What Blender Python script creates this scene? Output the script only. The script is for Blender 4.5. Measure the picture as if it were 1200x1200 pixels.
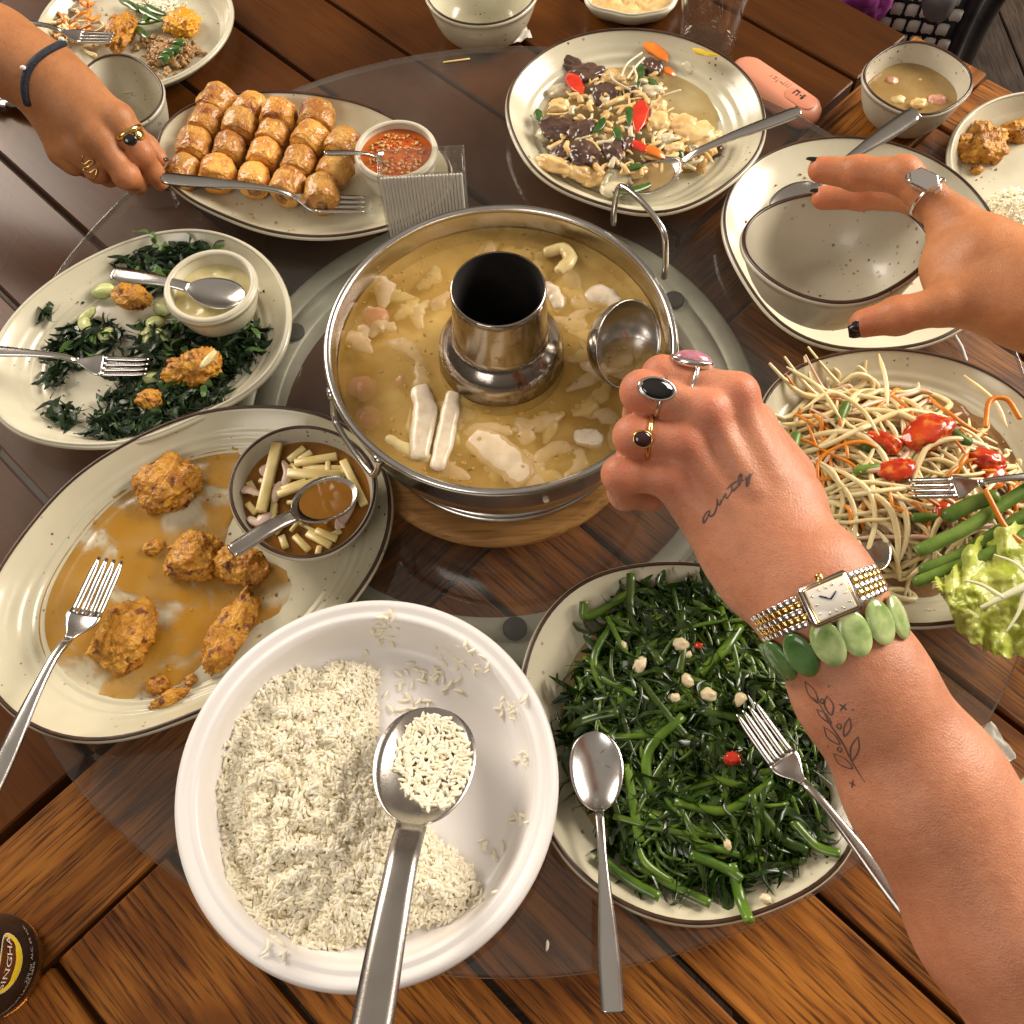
import bpy, bmesh, math, random
import numpy as np
from mathutils import Vector, Matrix, noise
from mathutils.bvhtree import BVHTree

for o in list(bpy.data.objects): bpy.data.objects.remove(o)
SC = bpy.context.scene
COL = SC.collection
rnd = random.Random(7)
rng = np.random.default_rng(11)

# ------------------------------------------------------------------ camera
H = 0.72; FPX = 1109.0
TH = math.radians(63.695); RO = math.radians(-2.42)
cF = np.array([0, math.cos(TH), -math.sin(TH)]); _R0 = np.array([1, 0, 0.]); _U0 = np.cross(_R0, cF)
cR = math.cos(RO)*_R0 + math.sin(RO)*_U0; cU = -math.sin(RO)*_R0 + math.cos(RO)*_U0
CAMP = np.array([0, 0, H])
cam = bpy.data.cameras.new('camera'); camo = bpy.data.objects.new('camera', cam); COL.objects.link(camo)
cam.sensor_width = 36; cam.lens = 36*FPX/1200; cam.clip_start = 0.01; cam.clip_end = 60
m4 = np.eye(4); m4[:3, 0] = cR; m4[:3, 1] = cU; m4[:3, 2] = -cF; m4[:3, 3] = CAMP
camo.matrix_world = Matrix(m4.tolist())
SC.camera = camo

# ------------------------------------------------------------------ light
w = bpy.data.worlds.new('World'); SC.world = w; w.use_nodes = True
bg = w.node_tree.nodes['Background']; bg.inputs[1].default_value = 0.50
_t = w.node_tree; _tc = _t.nodes.new('ShaderNodeTexCoord'); _sx = _t.nodes.new('ShaderNodeSeparateXYZ'); _rp = _t.nodes.new('ShaderNodeValToRGB')
_t.links.new(_tc.outputs['Generated'], _sx.inputs[0]); _mr = _t.nodes.new('ShaderNodeMapRange'); _mr.inputs[1].default_value = -1; _t.links.new(_sx.outputs[2], _mr.inputs[0]); _t.links.new(_mr.outputs[0], _rp.inputs[0]); _t.links.new(_rp.outputs[0], bg.inputs[0])
_e = _rp.color_ramp.elements; _e.new(.5); _e.new(.72)      # dim room with a paler ceiling
for _i, (_p, _c) in enumerate(((0.0, (.10, .07, .05)), (.5, (.16, .115, .08)), (.72, (.42, .34, .255)), (1.0, (1.0, .87, .72)))): _e[_i].position = _p; _e[_i].color = (*_c, 1)

def area(name, loc, target, size, size_y, power, col):
    l = bpy.data.lights.new(name, 'AREA'); l.shape = 'RECTANGLE'; l.size = size; l.size_y = size_y
    l.energy = power; l.color = col
    o = bpy.data.objects.new(name, l); COL.objects.link(o); o.location = loc
    d = Vector(target) - Vector(loc); o.rotation_euler = d.to_track_quat('-Z', 'Y').to_euler()
    return o
area('ceiling_lamp', (3.9, 2.0, 2.3), (0.1, 0.4, 0), 2.4, 2.4, 500, (1.0, 0.89, 0.76))
area('left_back_fill', (-3.3, 3.3, 2.3), (-0.1, 0.5, 0), 2.2, 2.2, 300, (1.0, 0.88, 0.74))  # added fill for the left side; no such lamp known there
area('front_fill', (-1.3, -1.5, 2.0), (-0.1, 0.3, 0), 1.2, 1.2, 24, (1.0, 0.92, 0.84))  # added weak fill for near-facing surfaces, stands for no known window
SC.view_settings.view_transform = 'Standard'; SC.view_settings.look = 'None'
SC.view_settings.exposure = -0.30; SC.view_settings.gamma = 1.0

# ------------------------------------------------------------------ pixel helpers (1200 px photograph)
def ray(x, y): return (x-600)/FPX*cR - (y-600)/FPX*cU + cF
def P(x, y, z):
    d = ray(x, y); t = (z-H)/d[2]; return CAMP + t*d
def D(x, y, t): return CAMP + t*ray(x, y)
def PX(pts, z): return [P(a, b, z) for a, b in pts]

# ------------------------------------------------------------------ object helpers
def tag(o, label=None, cat=None, group=None, kind=None):
    if label: o['label'] = label
    if cat: o['category'] = cat
    if group: o['group'] = group
    if kind: o['kind'] = kind
    return o
def empty(name, loc, label=None, cat=None, group=None, kind=None):
    o = bpy.data.objects.new(name, None); COL.objects.link(o); o.location = Vector([float(c) for c in loc])
    o.empty_display_size = 0.02
    return tag(o, label, cat, group, kind)
def wloc(o):
    v = Vector((0, 0, 0))
    while o is not None: v = v + o.location; o = o.parent
    return v
def mk(name, vf, mat, parent=None, label=None, cat=None, group=None, kind=None, smooth=True, colors=None):
    """vf = (verts in world space, faces); one mesh object, origin at its base (or its parent's origin)."""
    V, Fc = vf; V = np.asarray(V, dtype=float).reshape(-1, 3)
    if parent is None: org = np.array([V[:, 0].mean(), V[:, 1].mean(), V[:, 2].min()]); loc = org
    else: org = np.array(wloc(parent)); loc = np.zeros(3)
    me = bpy.data.meshes.new(name)
    me.from_pydata((V-org).tolist(), [], [tuple(int(i) for i in f) for f in Fc])
    if smooth: me.polygons.foreach_set('use_smooth', [True]*len(me.polygons))
    if colors is not None:
        a = me.color_attributes.new('Col', 'FLOAT_COLOR', 'POINT')
        c = np.ones((len(V), 4)); c[:, :colors.shape[1]] = colors; a.data.foreach_set('color', c.ravel())
    me.update()
    if mat is not None: me.materials.append(mat)
    o = bpy.data.objects.new(name, me); COL.objects.link(o); o.location = Vector(loc.tolist())
    if parent is not None: o.parent = parent
    return tag(o, label, cat, group, kind)
def join(parts):
    V = []; Fc = []; n = 0
    for v, f in parts:
        v = np.asarray(v).reshape(-1, 3); V.append(v); Fc += [tuple(i+n for i in q) for q in f]; n += len(v)
    return np.vstack(V), Fc

def grid_faces(nr, n, closed=True, base=0):
    F_ = []
    for j in range(nr-1):
        for i in range(n if closed else n-1):
            k = (i+1) % n
            F_.append((base+j*n+i, base+j*n+k, base+(j+1)*n+k, base+(j+1)*n+i))
    return F_
def loft(rings, cap0=True, cap1=True):
    """rings: list of (n,3) loops"""
    n = len(rings[0]); V = [np.asarray(r) for r in rings]; Fc = grid_faces(len(rings), n)
    tot = n*len(rings)
    if cap0: V.append(np.mean(rings[0], axis=0)[None]); Fc += [(tot, (i+1) % n, i) for i in range(n)]; tot += 1
    if cap1:
        V.append(np.mean(rings[-1], axis=0)[None]); b = n*(len(rings)-1)
        Fc += [(tot, b+i, b+(i+1) % n) for i in range(n)]
    return np.vstack(V), Fc
def lathe(prof, c, n=96, cap0=False, cap1=False, frame=None):
    a = np.linspace(0, 2*math.pi, n, endpoint=False); rings = []
    for r, z in prof:
        p = np.c_[r*np.cos(a), r*np.sin(a), np.full(n, z)]
        if frame is not None: p = p @ frame
        rings.append(p+np.array(c))
    return loft(rings, cap0, cap1)
def frame_of(zdir, xhint=(1, 0, 0)):
    z = np.array(zdir, float); z /= np.linalg.norm(z); x = np.array(xhint, float); x = x-z*(x@z)
    if np.linalg.norm(x) < 1e-4: x = np.array([0, 1., 0])-z*z[1]
    x /= np.linalg.norm(x); y = np.cross(z, x); return np.array([x, y, z])      # rows
def smooth_path(pts, n):
    """Catmull-Rom resample"""
    p = np.asarray(pts, float); 
    if len(p) == 2: return np.linspace(p[0], p[1], n)
    q = np.vstack([2*p[0]-p[1], p, 2*p[-1]-p[-2]]); out = []
    for t in np.linspace(0, len(p)-1-1e-9, n):
        i = int(t); u = t-i; a, b, c, d = q[i:i+4]
        out.append(.5*((2*b)+(-a+c)*u+(2*a-5*b+4*c-d)*u*u+(-a+3*b-3*c+d)*u**3))
    return np.array(out)
def tube(pts, rad, n=8, flat=1.0, up=None, closed=False, caps=True, taper=0.0):
    """tube along pts, rad scalar or per point; flat scales the second axis"""
    p = np.asarray(pts, float); m = len(p); r = np.full(m, rad) if np.isscalar(rad) else np.asarray(rad, float)
    if closed: T = np.roll(p, -1, 0)-np.roll(p, 1, 0)
    else: T = np.gradient(p, axis=0)
    T /= (np.linalg.norm(T, axis=1, keepdims=True)+1e-12)
    N = np.array(up, float) if up is not None else (np.array([0, 0, 1.]) if abs(T[0][2]) < .9 else np.array([1., 0, 0]))
    rings = []; a = np.linspace(0, 2*math.pi, n, endpoint=False)
    for i in range(m):
        if up is not None: N = np.array(up, float)
        N = N-T[i]*(N@T[i]); N /= (np.linalg.norm(N)+1e-12); B = np.cross(N, T[i])
        rings.append(p[i]+r[i]*(np.outer(np.cos(a), B)+flat*np.outer(np.sin(a), N)))
    if closed:
        V = np.vstack(rings); Fc = grid_faces(m, n); b = (m-1)*n
        # match the closing ring with the smallest twist
        d = [np.linalg.norm(np.roll(rings[0], -s, 0)-rings[-1], axis=1).sum() for s in range(n)]; s = int(np.argmin(d))
        Fc += [(b+i, b+(i+1) % n, (i+1+s) % n, (i+s) % n) for i in range(n)]
        return V, Fc
    if caps == 'cut': return loft(rings)
    if caps:   # rounded ends
        for e, sg in ((0, -1), (m-1, 1)):
            c = p[e]; ring = rings[0] if e == 0 else rings[-1]
            extra = []
            for u in (.5, .85):
                extra.append(c+T[e]*sg*r[e]*min(flat, 1)*u*.8+(ring-c)*math.sqrt(max(0, 1-u*u)))
            if e == 0: rings = extra[::-1]+rings
            else: rings = rings+extra
        return loft(rings)
    return loft(rings, False, False)
def box(c, s, fr=np.eye(3), bev=0.0):
    """box with chamfered edges: centre, full sizes, frame rows"""
    hx, hy, hz = [k/2 for k in s]; b = min(bev, hx*.9, hy*.9, hz*.9)
    if b <= 0:
        L = [[(-hx, -hy), (hx, -hy), (hx, hy), (-hx, hy)]]*2; zs = [-hz, hz]
        rings = [np.array([(x, y, z) for x, y in l]) for l, z in zip(L, zs)]
    else:
        def oct_(ix, iy, z): 
            x, y = hx-ix, hy-iy; k = b
            return np.array([(-x+k, -y, z), (x-k, -y, z), (x, -y+k, z), (x, y-k, z), (x-k, y, z), (-x+k, y, z), (-x, y-k, z), (-x, -y+k, z)])
        rings = [oct_(b, b, -hz), oct_(0, 0, -hz+b), oct_(0, 0, hz-b), oct_(b, b, hz)]
    n = len(rings[0]); V = np.vstack(rings) @ fr + np.array(c)
    Fc = grid_faces(len(rings), n) + [tuple(range(n))[::-1], tuple(range(n*(len(rings)-1), n*len(rings)))]
    return V, Fc
_ico = {}
def ico(sub):
    if sub not in _ico:
        bm = bmesh.new(); bmesh.ops.create_icosphere(bm, subdivisions=sub, radius=1)
        V = np.array([v.co[:] for v in bm.verts]); Fc = [tuple(v.index for v in f.verts) for f in bm.faces]; bm.free(); _ico[sub] = (V, Fc)
    return _ico[sub]
def fbm(p, sc, oct_=3, seed=0.0):
    s = 0; a = 1; q = Vector((p[0]*sc+seed*13.7, p[1]*sc-seed*7.1, p[2]*sc+seed*3.3))
    for _ in range(oct_): s += a*noise.noise(q); q = q*2.03; a *= .55
    return s
def blob(c, r, seed, amp=.25, sc=1.6, oct_=3, sub=4, fr=np.eye(3), amp2=0, sc2=6, squash=None):
    """lumpy solid: radii r around c"""
    V, Fc = ico(sub); V = V.copy()
    d = np.array([1+amp*fbm(v, sc, oct_, seed)+(amp2*abs(fbm(v, sc2, 2, seed+5)) if amp2 else 0) for v in V])
    V = V*d[:, None]*np.array(r)
    if squash is not None: V[:, 2] = np.maximum(V[:, 2], -squash)
    return V @ fr + np.array(c), Fc
def rotz(a): return np.array([[math.cos(a), math.sin(a), 0], [-math.sin(a), math.cos(a), 0], [0, 0, 1.]])
def inside(poly, p):
    c = False; n = len(poly); x, y = p[0], p[1]
    for i in range(n):
        x1, y1 = poly[i][0], poly[i][1]; x2, y2 = poly[i-1][0], poly[i-1][1]
        if (y1 > y) != (y2 > y) and x < (x2-x1)*(y-y1)/(y2-y1)+x1: c = not c
    return c
def edge_dist(poly, p):
    q = np.asarray(poly)[:, :2]; a = q; b = np.roll(q, -1, 0); ab = b-a; ap = np.array(p[:2])-a
    t = np.clip((ap*ab).sum(1)/((ab*ab).sum(1)+1e-12), 0, 1); return np.linalg.norm(ap-ab*t[:, None], axis=1).min()
def sample_in(poly, n, margin=0.0, r=None):
    r = r or rnd; q = np.asarray(poly); lo = q.min(0); hi = q.max(0); out = []
    while len(out) < n:
        p = (r.uniform(lo[0], hi[0]), r.uniform(lo[1], hi[1]))
        if inside(q, p) and (margin == 0 or edge_dist(q, p) > margin): out.append(p)
    return out

# ------------------------------------------------------------------ materials
class NT:
    def __init__(s, name):
        s.m = bpy.data.materials.new(name); s.m.use_nodes = True; s.t = s.m.node_tree; s.b = s.t.nodes['Principled BSDF']; s.out = s.t.nodes['Material Output']
    def n(s, typ, **kw):
        x = s.t.nodes.new(typ)
        for k, v in kw.items():
            if k in x.inputs: x.inputs[k].default_value = v
            else: setattr(x, k, v)
        return x
    def l(s, a, b): s.t.links.new(a, b)
    def coord(s, scale=(1, 1, 1), rand=False, kind='Object'):
        tc = s.n('ShaderNodeTexCoord'); mp = s.n('ShaderNodeMapping'); mp.inputs['Scale'].default_value = scale; s.l(tc.outputs[kind], mp.inputs[0])
        if rand:
            oi = s.n('ShaderNodeObjectInfo'); mu = s.n('ShaderNodeMath', operation='MULTIPLY'); mu.inputs[1].default_value = 37.0; s.l(oi.outputs['Random'], mu.inputs[0])
            cx = s.n('ShaderNodeCombineXYZ'); s.l(mu.outputs[0], cx.inputs[0]); s.l(mu.outputs[0], cx.inputs[1]); s.l(mu.outputs[0], cx.inputs[2]); s.l(cx.outputs[0], mp.inputs['Location'])
        return mp.outputs[0]
    def noise(s, co, scale, detail=3, rough=.5, dist=0):
        x = s.n('ShaderNodeTexNoise'); x.inputs['Scale'].default_value = scale; x.inputs['Detail'].default_value = detail; x.inputs['Roughness'].default_value = rough; x.inputs['Distortion'].default_value = dist
        s.l(co, x.inputs['Vector']); return x.outputs['Fac']
    def ramp(s, fac, stops):
        x = s.n('ShaderNodeValToRGB'); e = x.color_ramp.elements
        while len(e) < len(stops): e.new(.5)
        for i, (p, c) in enumerate(stops):
            e[i].position = p; e[i].color = (*c, 1) if len(c) == 3 else c
        s.l(fac, x.inputs[0]); return x.outputs[0]
    def mix(s, fac, a, b, typ='MIX'):
        x = s.n('ShaderNodeMix', data_type='RGBA', blend_type=typ)
        for sock, v in ((x.inputs[0], fac), (x.inputs[6], a), (x.inputs[7], b)):
            if isinstance(v, (int, float)): sock.default_value = v
            elif isinstance(v, tuple): sock.default_value = (*v, 1) if len(v) == 3 else v
            else: s.l(v, sock)
        return x.outputs[2]
    def bump(s, h, strength, dist=.001, normal=None):
        x = s.n('ShaderNodeBump'); x.inputs['Strength'].default_value = strength; x.inputs['Distance'].default_value = dist; s.l(h, x.inputs['Height'])
        if normal is not None: s.l(normal, x.inputs['Normal'])
        return x.outputs[0]
    def set(s, **kw):
        for k, v in kw.items():
            k = k.replace('_', ' ')
            if k == 'Base Color' and isinstance(v, tuple): v = (*v, 1)[:4]
            if isinstance(v, (int, float, tuple)): s.b.inputs[k].default_value = v
            else: s.l(v, s.b.inputs[k])
        return s
def mat(name, c1, c2=None, sc=60, lo=.35, hi=.65, rough=.5, metal=0, bump=0, bsc=200, bd=.001, sss=0, coat=0, rand=True, detail=3, alpha=1, spec=.5, c3=None, sc3=None, rough2=None, trans=0, ior=1.45, brand=0):
    t = NT(name); co = t.coord(rand=rand)
    col = c1
    if c2 is not None:
        f = t.noise(co, sc, detail, .55); col = t.ramp(f, [(lo, c1), (hi, c2)])
        if c3 is not None:
            f3 = t.noise(co, sc3 or sc*3, 2); k = t.ramp(f3, [(.56, (0, 0, 0)), (.68, (1, 1, 1))]); col = t.mix(k, col, c3)
        if rough2 is not None:
            mr = t.n('ShaderNodeMapRange'); mr.inputs[1].default_value = lo; mr.inputs[2].default_value = hi; mr.inputs[3].default_value = rough; mr.inputs[4].default_value = rough2; t.l(f, mr.inputs[0]); t.set(Roughness=mr.outputs[0])
    if brand:
        oi = t.n('ShaderNodeObjectInfo'); hs = t.n('ShaderNodeHueSaturation'); mr = t.n('ShaderNodeMapRange'); mr.inputs[3].default_value = 1-brand; mr.inputs[4].default_value = 1+brand
        t.l(oi.outputs['Random'], mr.inputs[0]); t.l(mr.outputs[0], hs.inputs['Value'])
        if isinstance(col, tuple): hs.inputs['Color'].default_value = (*col, 1)
        else: t.l(col, hs.inputs['Color'])
        col = hs.outputs[0]
    t.set(Base_Color=col, Metallic=metal, Alpha=alpha)
    if rough2 is None or c2 is None: t.set(Roughness=rough)
    t.b.inputs['Specular IOR Level'].default_value = spec; t.b.inputs['IOR'].default_value = ior
    t.b.inputs['Coat Weight'].default_value = coat; t.b.inputs['Coat Roughness'].default_value = .08
    t.b.inputs['Transmission Weight'].default_value = trans
    if sss:
        t.b.inputs['Subsurface Weight'].default_value = sss; t.b.inputs['Subsurface Radius'].default_value = (.6, .4, .2); t.b.inputs['Subsurface Scale'].default_value = .006
    if bump: t.set(Normal=t.bump(t.noise(co, bsc, 3), bump, bd))
    return t.m

def wood(name, dark, mid, light, rough, coat, fine=1.0, contrast=1.0, axis=0, bumpk=.25, spec=.22):
    t = NT(name); s1 = [14, 14, 14]; s1[axis] = 2.2; s2 = [420, 420, 420]; s2[axis] = 20; s3 = [120, 120, 120]; s3[axis] = 5.5
    a = t.coord(tuple(s1), True); b = t.coord(tuple(s2), True); c = t.coord((5, 5, 5), True)
    wv = t.n('ShaderNodeTexWave', wave_type='RINGS', rings_direction='X' if axis == 1 else 'Y'); wv.inputs['Scale'].default_value = 1.6; wv.inputs['Distortion'].default_value = 5.5; wv.inputs['Detail'].default_value = 3; wv.inputs['Detail Scale'].default_value = 1.2
    t.l(a, wv.inputs['Vector'])
    big = t.noise(a, 1.0, 4, .6, .6); fin = t.noise(b, 1.0, 3, .6); blot = t.noise(c, 1.0, 2)
    col = t.ramp(big, [(.22, dark), (.44, mid), (.72, light)])
    col = t.mix(.34*contrast, col, t.ramp(wv.outputs['Fac'], [(.1, dark), (.45, mid), (.9, light)]))
    mids = t.noise(t.coord(tuple(s3), True), 1.0, 4, .65, .9); col = t.mix(.75*fine, col, t.ramp(mids, [(.34, (.42, .34, .28)), (.55, (1.05, 1.03, 1.0)), (.75, (1.25, 1.22, 1.15))]), 'MULTIPLY')
    pores = t.ramp(fin, [(.36, (.18, .14, .12)), (.5, (1, 1, 1))]); col = t.mix(.85*fine, col, pores, 'MULTIPLY')
    col = t.mix(.35, col, t.ramp(blot, [(.3, (.55, .5, .48)), (.7, (1.25, 1.2, 1.15))]), 'MULTIPLY')
    oi = t.n('ShaderNodeObjectInfo'); hs = t.n('ShaderNodeHueSaturation'); mr = t.n('ShaderNodeMapRange'); mr.inputs[3].default_value = .8; mr.inputs[4].default_value = 1.2
    t.l(oi.outputs['Random'], mr.inputs[0]); t.l(mr.outputs[0], hs.inputs['Value']); t.l(col, hs.inputs['Color'])
    t.set(Base_Color=hs.outputs[0])
    rr = t.n('ShaderNodeMapRange'); rr.inputs[3].default_value = rough-.06; rr.inputs[4].default_value = rough+.1; t.l(blot, rr.inputs[0]); t.set(Roughness=rr.outputs[0])
    t.b.inputs['Coat Weight'].default_value = coat; t.b.inputs['Coat Roughness'].default_value = .15; t.b.inputs['Specular IOR Level'].default_value = spec
    t.set(Normal=t.bump(fin, bumpk, .0008)); return t.m

def ceramic(name, c1, c2, speck=1.0, rough=.22, spsc=190):
    t = NT(name); co = t.coord(rand=True)
    col = t.ramp(t.noise(co, 14, 4, .6), [(.3, c1), (.7, c2)])
    v = t.n('ShaderNodeTexVoronoi'); v.inputs['Scale'].default_value = spsc; v.inputs['Randomness'].default_value = 1; t.l(co, v.inputs['Vector'])
    vs = t.n('ShaderNodeSeparateColor'); t.l(v.outputs['Color'], vs.inputs[0])
    # speckle: only some cells, each with a size of its own
    sz = t.n('ShaderNodeMapRange'); sz.inputs[1].default_value = .72; sz.inputs[2].default_value = 1.0; sz.inputs[3].default_value = 0; sz.inputs[4].default_value = .30*speck; t.l(vs.outputs[0], sz.inputs[0])
    lt = t.n('ShaderNodeMath', operation='LESS_THAN'); t.l(v.outputs['Distance'], lt.inputs[0]); t.l(sz.outputs[0], lt.inputs[1])
    cl = t.ramp(t.noise(co, 22, 2), [(.42, (0, 0, 0)), (.6, (1, 1, 1))]); mu = t.n('ShaderNodeMath', operation='MULTIPLY'); t.l(lt.outputs[0], mu.inputs[0]); t.l(cl, mu.inputs[1])
    m8 = t.n('ShaderNodeMath', operation='MULTIPLY'); m8.inputs[1].default_value = .85; t.l(mu.outputs[0], m8.inputs[0])
    col = t.mix(m8.outputs[0], col, (.06, .035, .02))
    t.set(Base_Color=col, Roughness=rough); t.b.inputs['Coat Weight'].default_value = .25; t.b.inputs['Coat Roughness'].default_value = .12
    t.set(Normal=t.bump(t.noise(co, 45, 3), .12, .002)); return t.m

def steel(name, col=(.60, .58, .56), rough=.2, stain=0.0, scr=.04):
    t = NT(name); co = t.coord(rand=True); st = t.coord((30, 30, 30), True)
    f = t.noise(co, 35, 4, .6); rr = t.n('ShaderNodeMapRange'); rr.inputs[3].default_value = max(.05, rough-.08); rr.inputs[4].default_value = rough+.12; t.l(f, rr.inputs[0])
    c = col
    if stain:
        k = t.ramp(t.noise(co, 42, 5, .7), [(.56, (0, 0, 0)), (.70, (1, 1, 1))]); c = t.mix(k, col, (.12, .050, .02)); 
        t.l(k, rr.inputs[0])
    t.set(Base_Color=c, Metallic=1.0, Roughness=rr.outputs[0]); t.set(Normal=t.bump(t.noise(co, 400, 2), scr, .0004)); return t.m

def thin_glass(name, tint, haze=.03, rough=.02, ior=1.45, hazecol=(.5, .47, .42)):
    t = NT(name); tr = t.n('ShaderNodeBsdfTransparent'); tr.inputs[0].default_value = (*tint, 1)
    gl = t.n('ShaderNodeBsdfGlossy'); gl.inputs['Roughness'].default_value = rough; gl.inputs[0].default_value = (1, 1, 1, 1)
    lw = t.n('ShaderNodeLayerWeight'); pw_ = t.n('ShaderNodeMath', operation='POWER'); pw_.inputs[1].default_value = 5; t.l(lw.outputs['Facing'], pw_.inputs[0])
    fr = t.n('ShaderNodeMath', operation='MULTIPLY_ADD'); fr.inputs[1].default_value = .955; fr.inputs[2].default_value = .045; t.l(pw_.outputs[0], fr.inputs[0])
    m1 = t.n('ShaderNodeMixShader'); t.l(fr.outputs[0], m1.inputs[0]); t.l(tr.outputs[0], m1.inputs[1]); t.l(gl.outputs[0], m1.inputs[2])
    df = t.n('ShaderNodeBsdfDiffuse'); df.inputs[0].default_value = (*hazecol, 1); m2 = t.n('ShaderNodeMixShader')  # pale diffuse veil mixed over the glass, uneven by noise
    co = t.coord(); k = t.ramp(t.noise(co, 9, 4), [(.3, (haze*.5,)*3), (.75, (haze*1.6,)*3)]); t.l(k, m2.inputs[0])
    t.l(m1.outputs[0], m2.inputs[1]); t.l(df.outputs[0], m2.inputs[2]); t.l(m2.outputs[0], t.out.inputs[0]); return t.m

def bare(name, tint):
    t = NT(name); tr = t.n('ShaderNodeBsdfTransparent'); tr.inputs[0].default_value = (*tint, 1); t.l(tr.outputs[0], t.out.inputs[0]); return t.m
def liquid(name, c1, c2, opac=.6, sc=30, rough=.06, opac2=None, holes=None):
    """sauce: glossy film, part see-through"""
    t = NT(name); co = t.coord(rand=True); f = t.noise(co, sc, 4, .6); col = t.ramp(f, [(.3, c1), (.7, c2)])
    t.set(Base_Color=col, Roughness=rough); t.b.inputs['IOR'].default_value = 1.36
    mr = t.n('ShaderNodeMapRange'); mr.inputs[1].default_value = .3; mr.inputs[2].default_value = .7; mr.inputs[3].default_value = opac; mr.inputs[4].default_value = opac if opac2 is None else opac2; t.l(f, mr.inputs[0])
    al = mr.outputs[0]
    if holes:
        k = t.ramp(t.noise(co, holes, 4, .6, .8), [(.52, (1, 1, 1)), (.60, (.12, .12, .12))]); mm = t.n('ShaderNodeMath', operation='MULTIPLY'); t.l(al, mm.inputs[0]); t.l(k, mm.inputs[1]); al = mm.outputs[0]
    t.set(Alpha=al); t.set(Normal=t.bump(t.noise(co, 60, 2), .06, .002)); return t.m

OAK = wood('oak', (.080, .021, .0032), (.27, .090, .012), (.46, .185, .030), .42, .04)
DARKWOOD = wood('dark_lacquer', (.052, .0155, .0022), (.076, .0235, .0034), (.100, .033, .0052), .26, .06, fine=.25, contrast=.5, bumpk=.06)
TRIVET = wood('trivet_wood', (.24, .105, .028), (.42, .21, .065), (.56, .32, .11), .5, .03, fine=.5)
FLOORW = wood('floor_wood', (.018, .011, .007), (.032, .021, .014), (.05, .033, .022), .55, 0)
CREAM = ceramic('cream_glaze', (.55, .515, .375), (.65, .61, .455))
CREAMY = ceramic('pale_glaze', (.57, .535, .40), (.66, .62, .475), speck=.5)
GREYG = ceramic('grey_glaze', (.49, .46, .365), (.58, .545, .43), speck=1.35, spsc=280, rough=.36)
RIMB = mat('brown_rim', (.035, .016, .010), (.07, .035, .02), 50, rough=.3)
RIMP = mat('pale_rim', (.52, .49, .38), (.60, .56, .44), 40, rough=.3)
STEEL = steel('steel')
STEELD = steel('worn_steel', (.46, .43, .40), .26, scr=.1)
CHIM = steel('stained_steel', (.40, .36, .32), .24, 1.0, .15)
SOOT = mat('soot', (.004, .0035, .003), (.012, .008, .005), 60, rough=.8)
RICEP = mat('white_plastic', (.80, .775, .76), (.84, .815, .80), 6, rough=.28, bump=.03, bsc=90)
# ------------------------------------------------------------------ tables
PSI = math.radians(43.98)
uD = np.array([math.cos(PSI), math.sin(PSI), 0]); vD = np.array([-math.sin(PSI), math.cos(PSI), 0])
def UV(u, v, z=0): return uD*u+vD*v+np.array([0, 0, z])
def plank_mesh(name, L, W, T, m):
    V, Fc = box((0, 0, -T/2), (L, W, T), bev=.0016)
    me = bpy.data.meshes.new(name); me.from_pydata(V.tolist(), [], Fc); me.update(); me.materials.append(m); return me
def put_plank(me, name, parent, pos, ang):
    o = bpy.data.objects.new(name, me); COL.objects.link(o); o.parent = parent
    o.location = Vector(pos.tolist())-parent.location; o.rotation_euler = (0, 0, ang); return o
PIT = .1003; U0 = -.222; GAP = .0055
def make_table(label, v0, v1, m, border=None, legs=()):
    t = empty('table', UV(.35, (v0+v1)/2, -.75), label, 'table')
    pm = plank_mesh('plank', v1-v0, PIT-GAP, .024, m)
    k = -4
    while U0+k*PIT < .93:
        u = U0+(k+.5)*PIT; put_plank(pm, 'plank', t, UV(u, (v0+v1)/2, rnd.uniform(-.0006, .0)), PSI+math.pi/2); k += 1
    if border:
        b0, b1 = border; bm_ = plank_mesh('border_plank', 1.40, b1-b0, .024, m); put_plank(bm_, 'border_plank', t, UV(.985-.70, (b0+b1)/2, 0), PSI)
    vlo = min(v0, border[0]) if border else v0; vhi = max(v1, border[1]) if border else v1
    fr = np.array([uD, vD, [0, 0, 1]])
    for v in (vlo+.06, vhi-.06):
        mk('rail', box(UV(.285, v, -.065), (1.3, .03, .07), fr, .002), m, t)
        for u in (-.33, .90): mk('leg', box(UV(u, v, -.41), (.055, .055, .68), fr, .003), m, t)
    return t
make_table('oak plank table with open grain and dark gaps between the boards', -.50, .2455, OAK, (.2485, .3400))
make_table('dark brown lacquered plank table pushed against the oak one', .3475, 1.16, DARKWOOD)

# floor far below
fl = empty('floor', (0.6, 1.6, -.75), kind='structure')
fpm = plank_mesh('floor_board', 2.4, .144, .02, FLOORW)
for k in range(-8, 14):
    for j in range(2): put_plank(fpm, 'floor_board', fl, np.array([.2+k*.15, .9+j*2.42+(k % 3)*.35, -.75]), math.radians(90))
mk('subfloor', box((.6, 1.6, -.80), (4.6, 5.0, .04)), FLOORW, fl)

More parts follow.
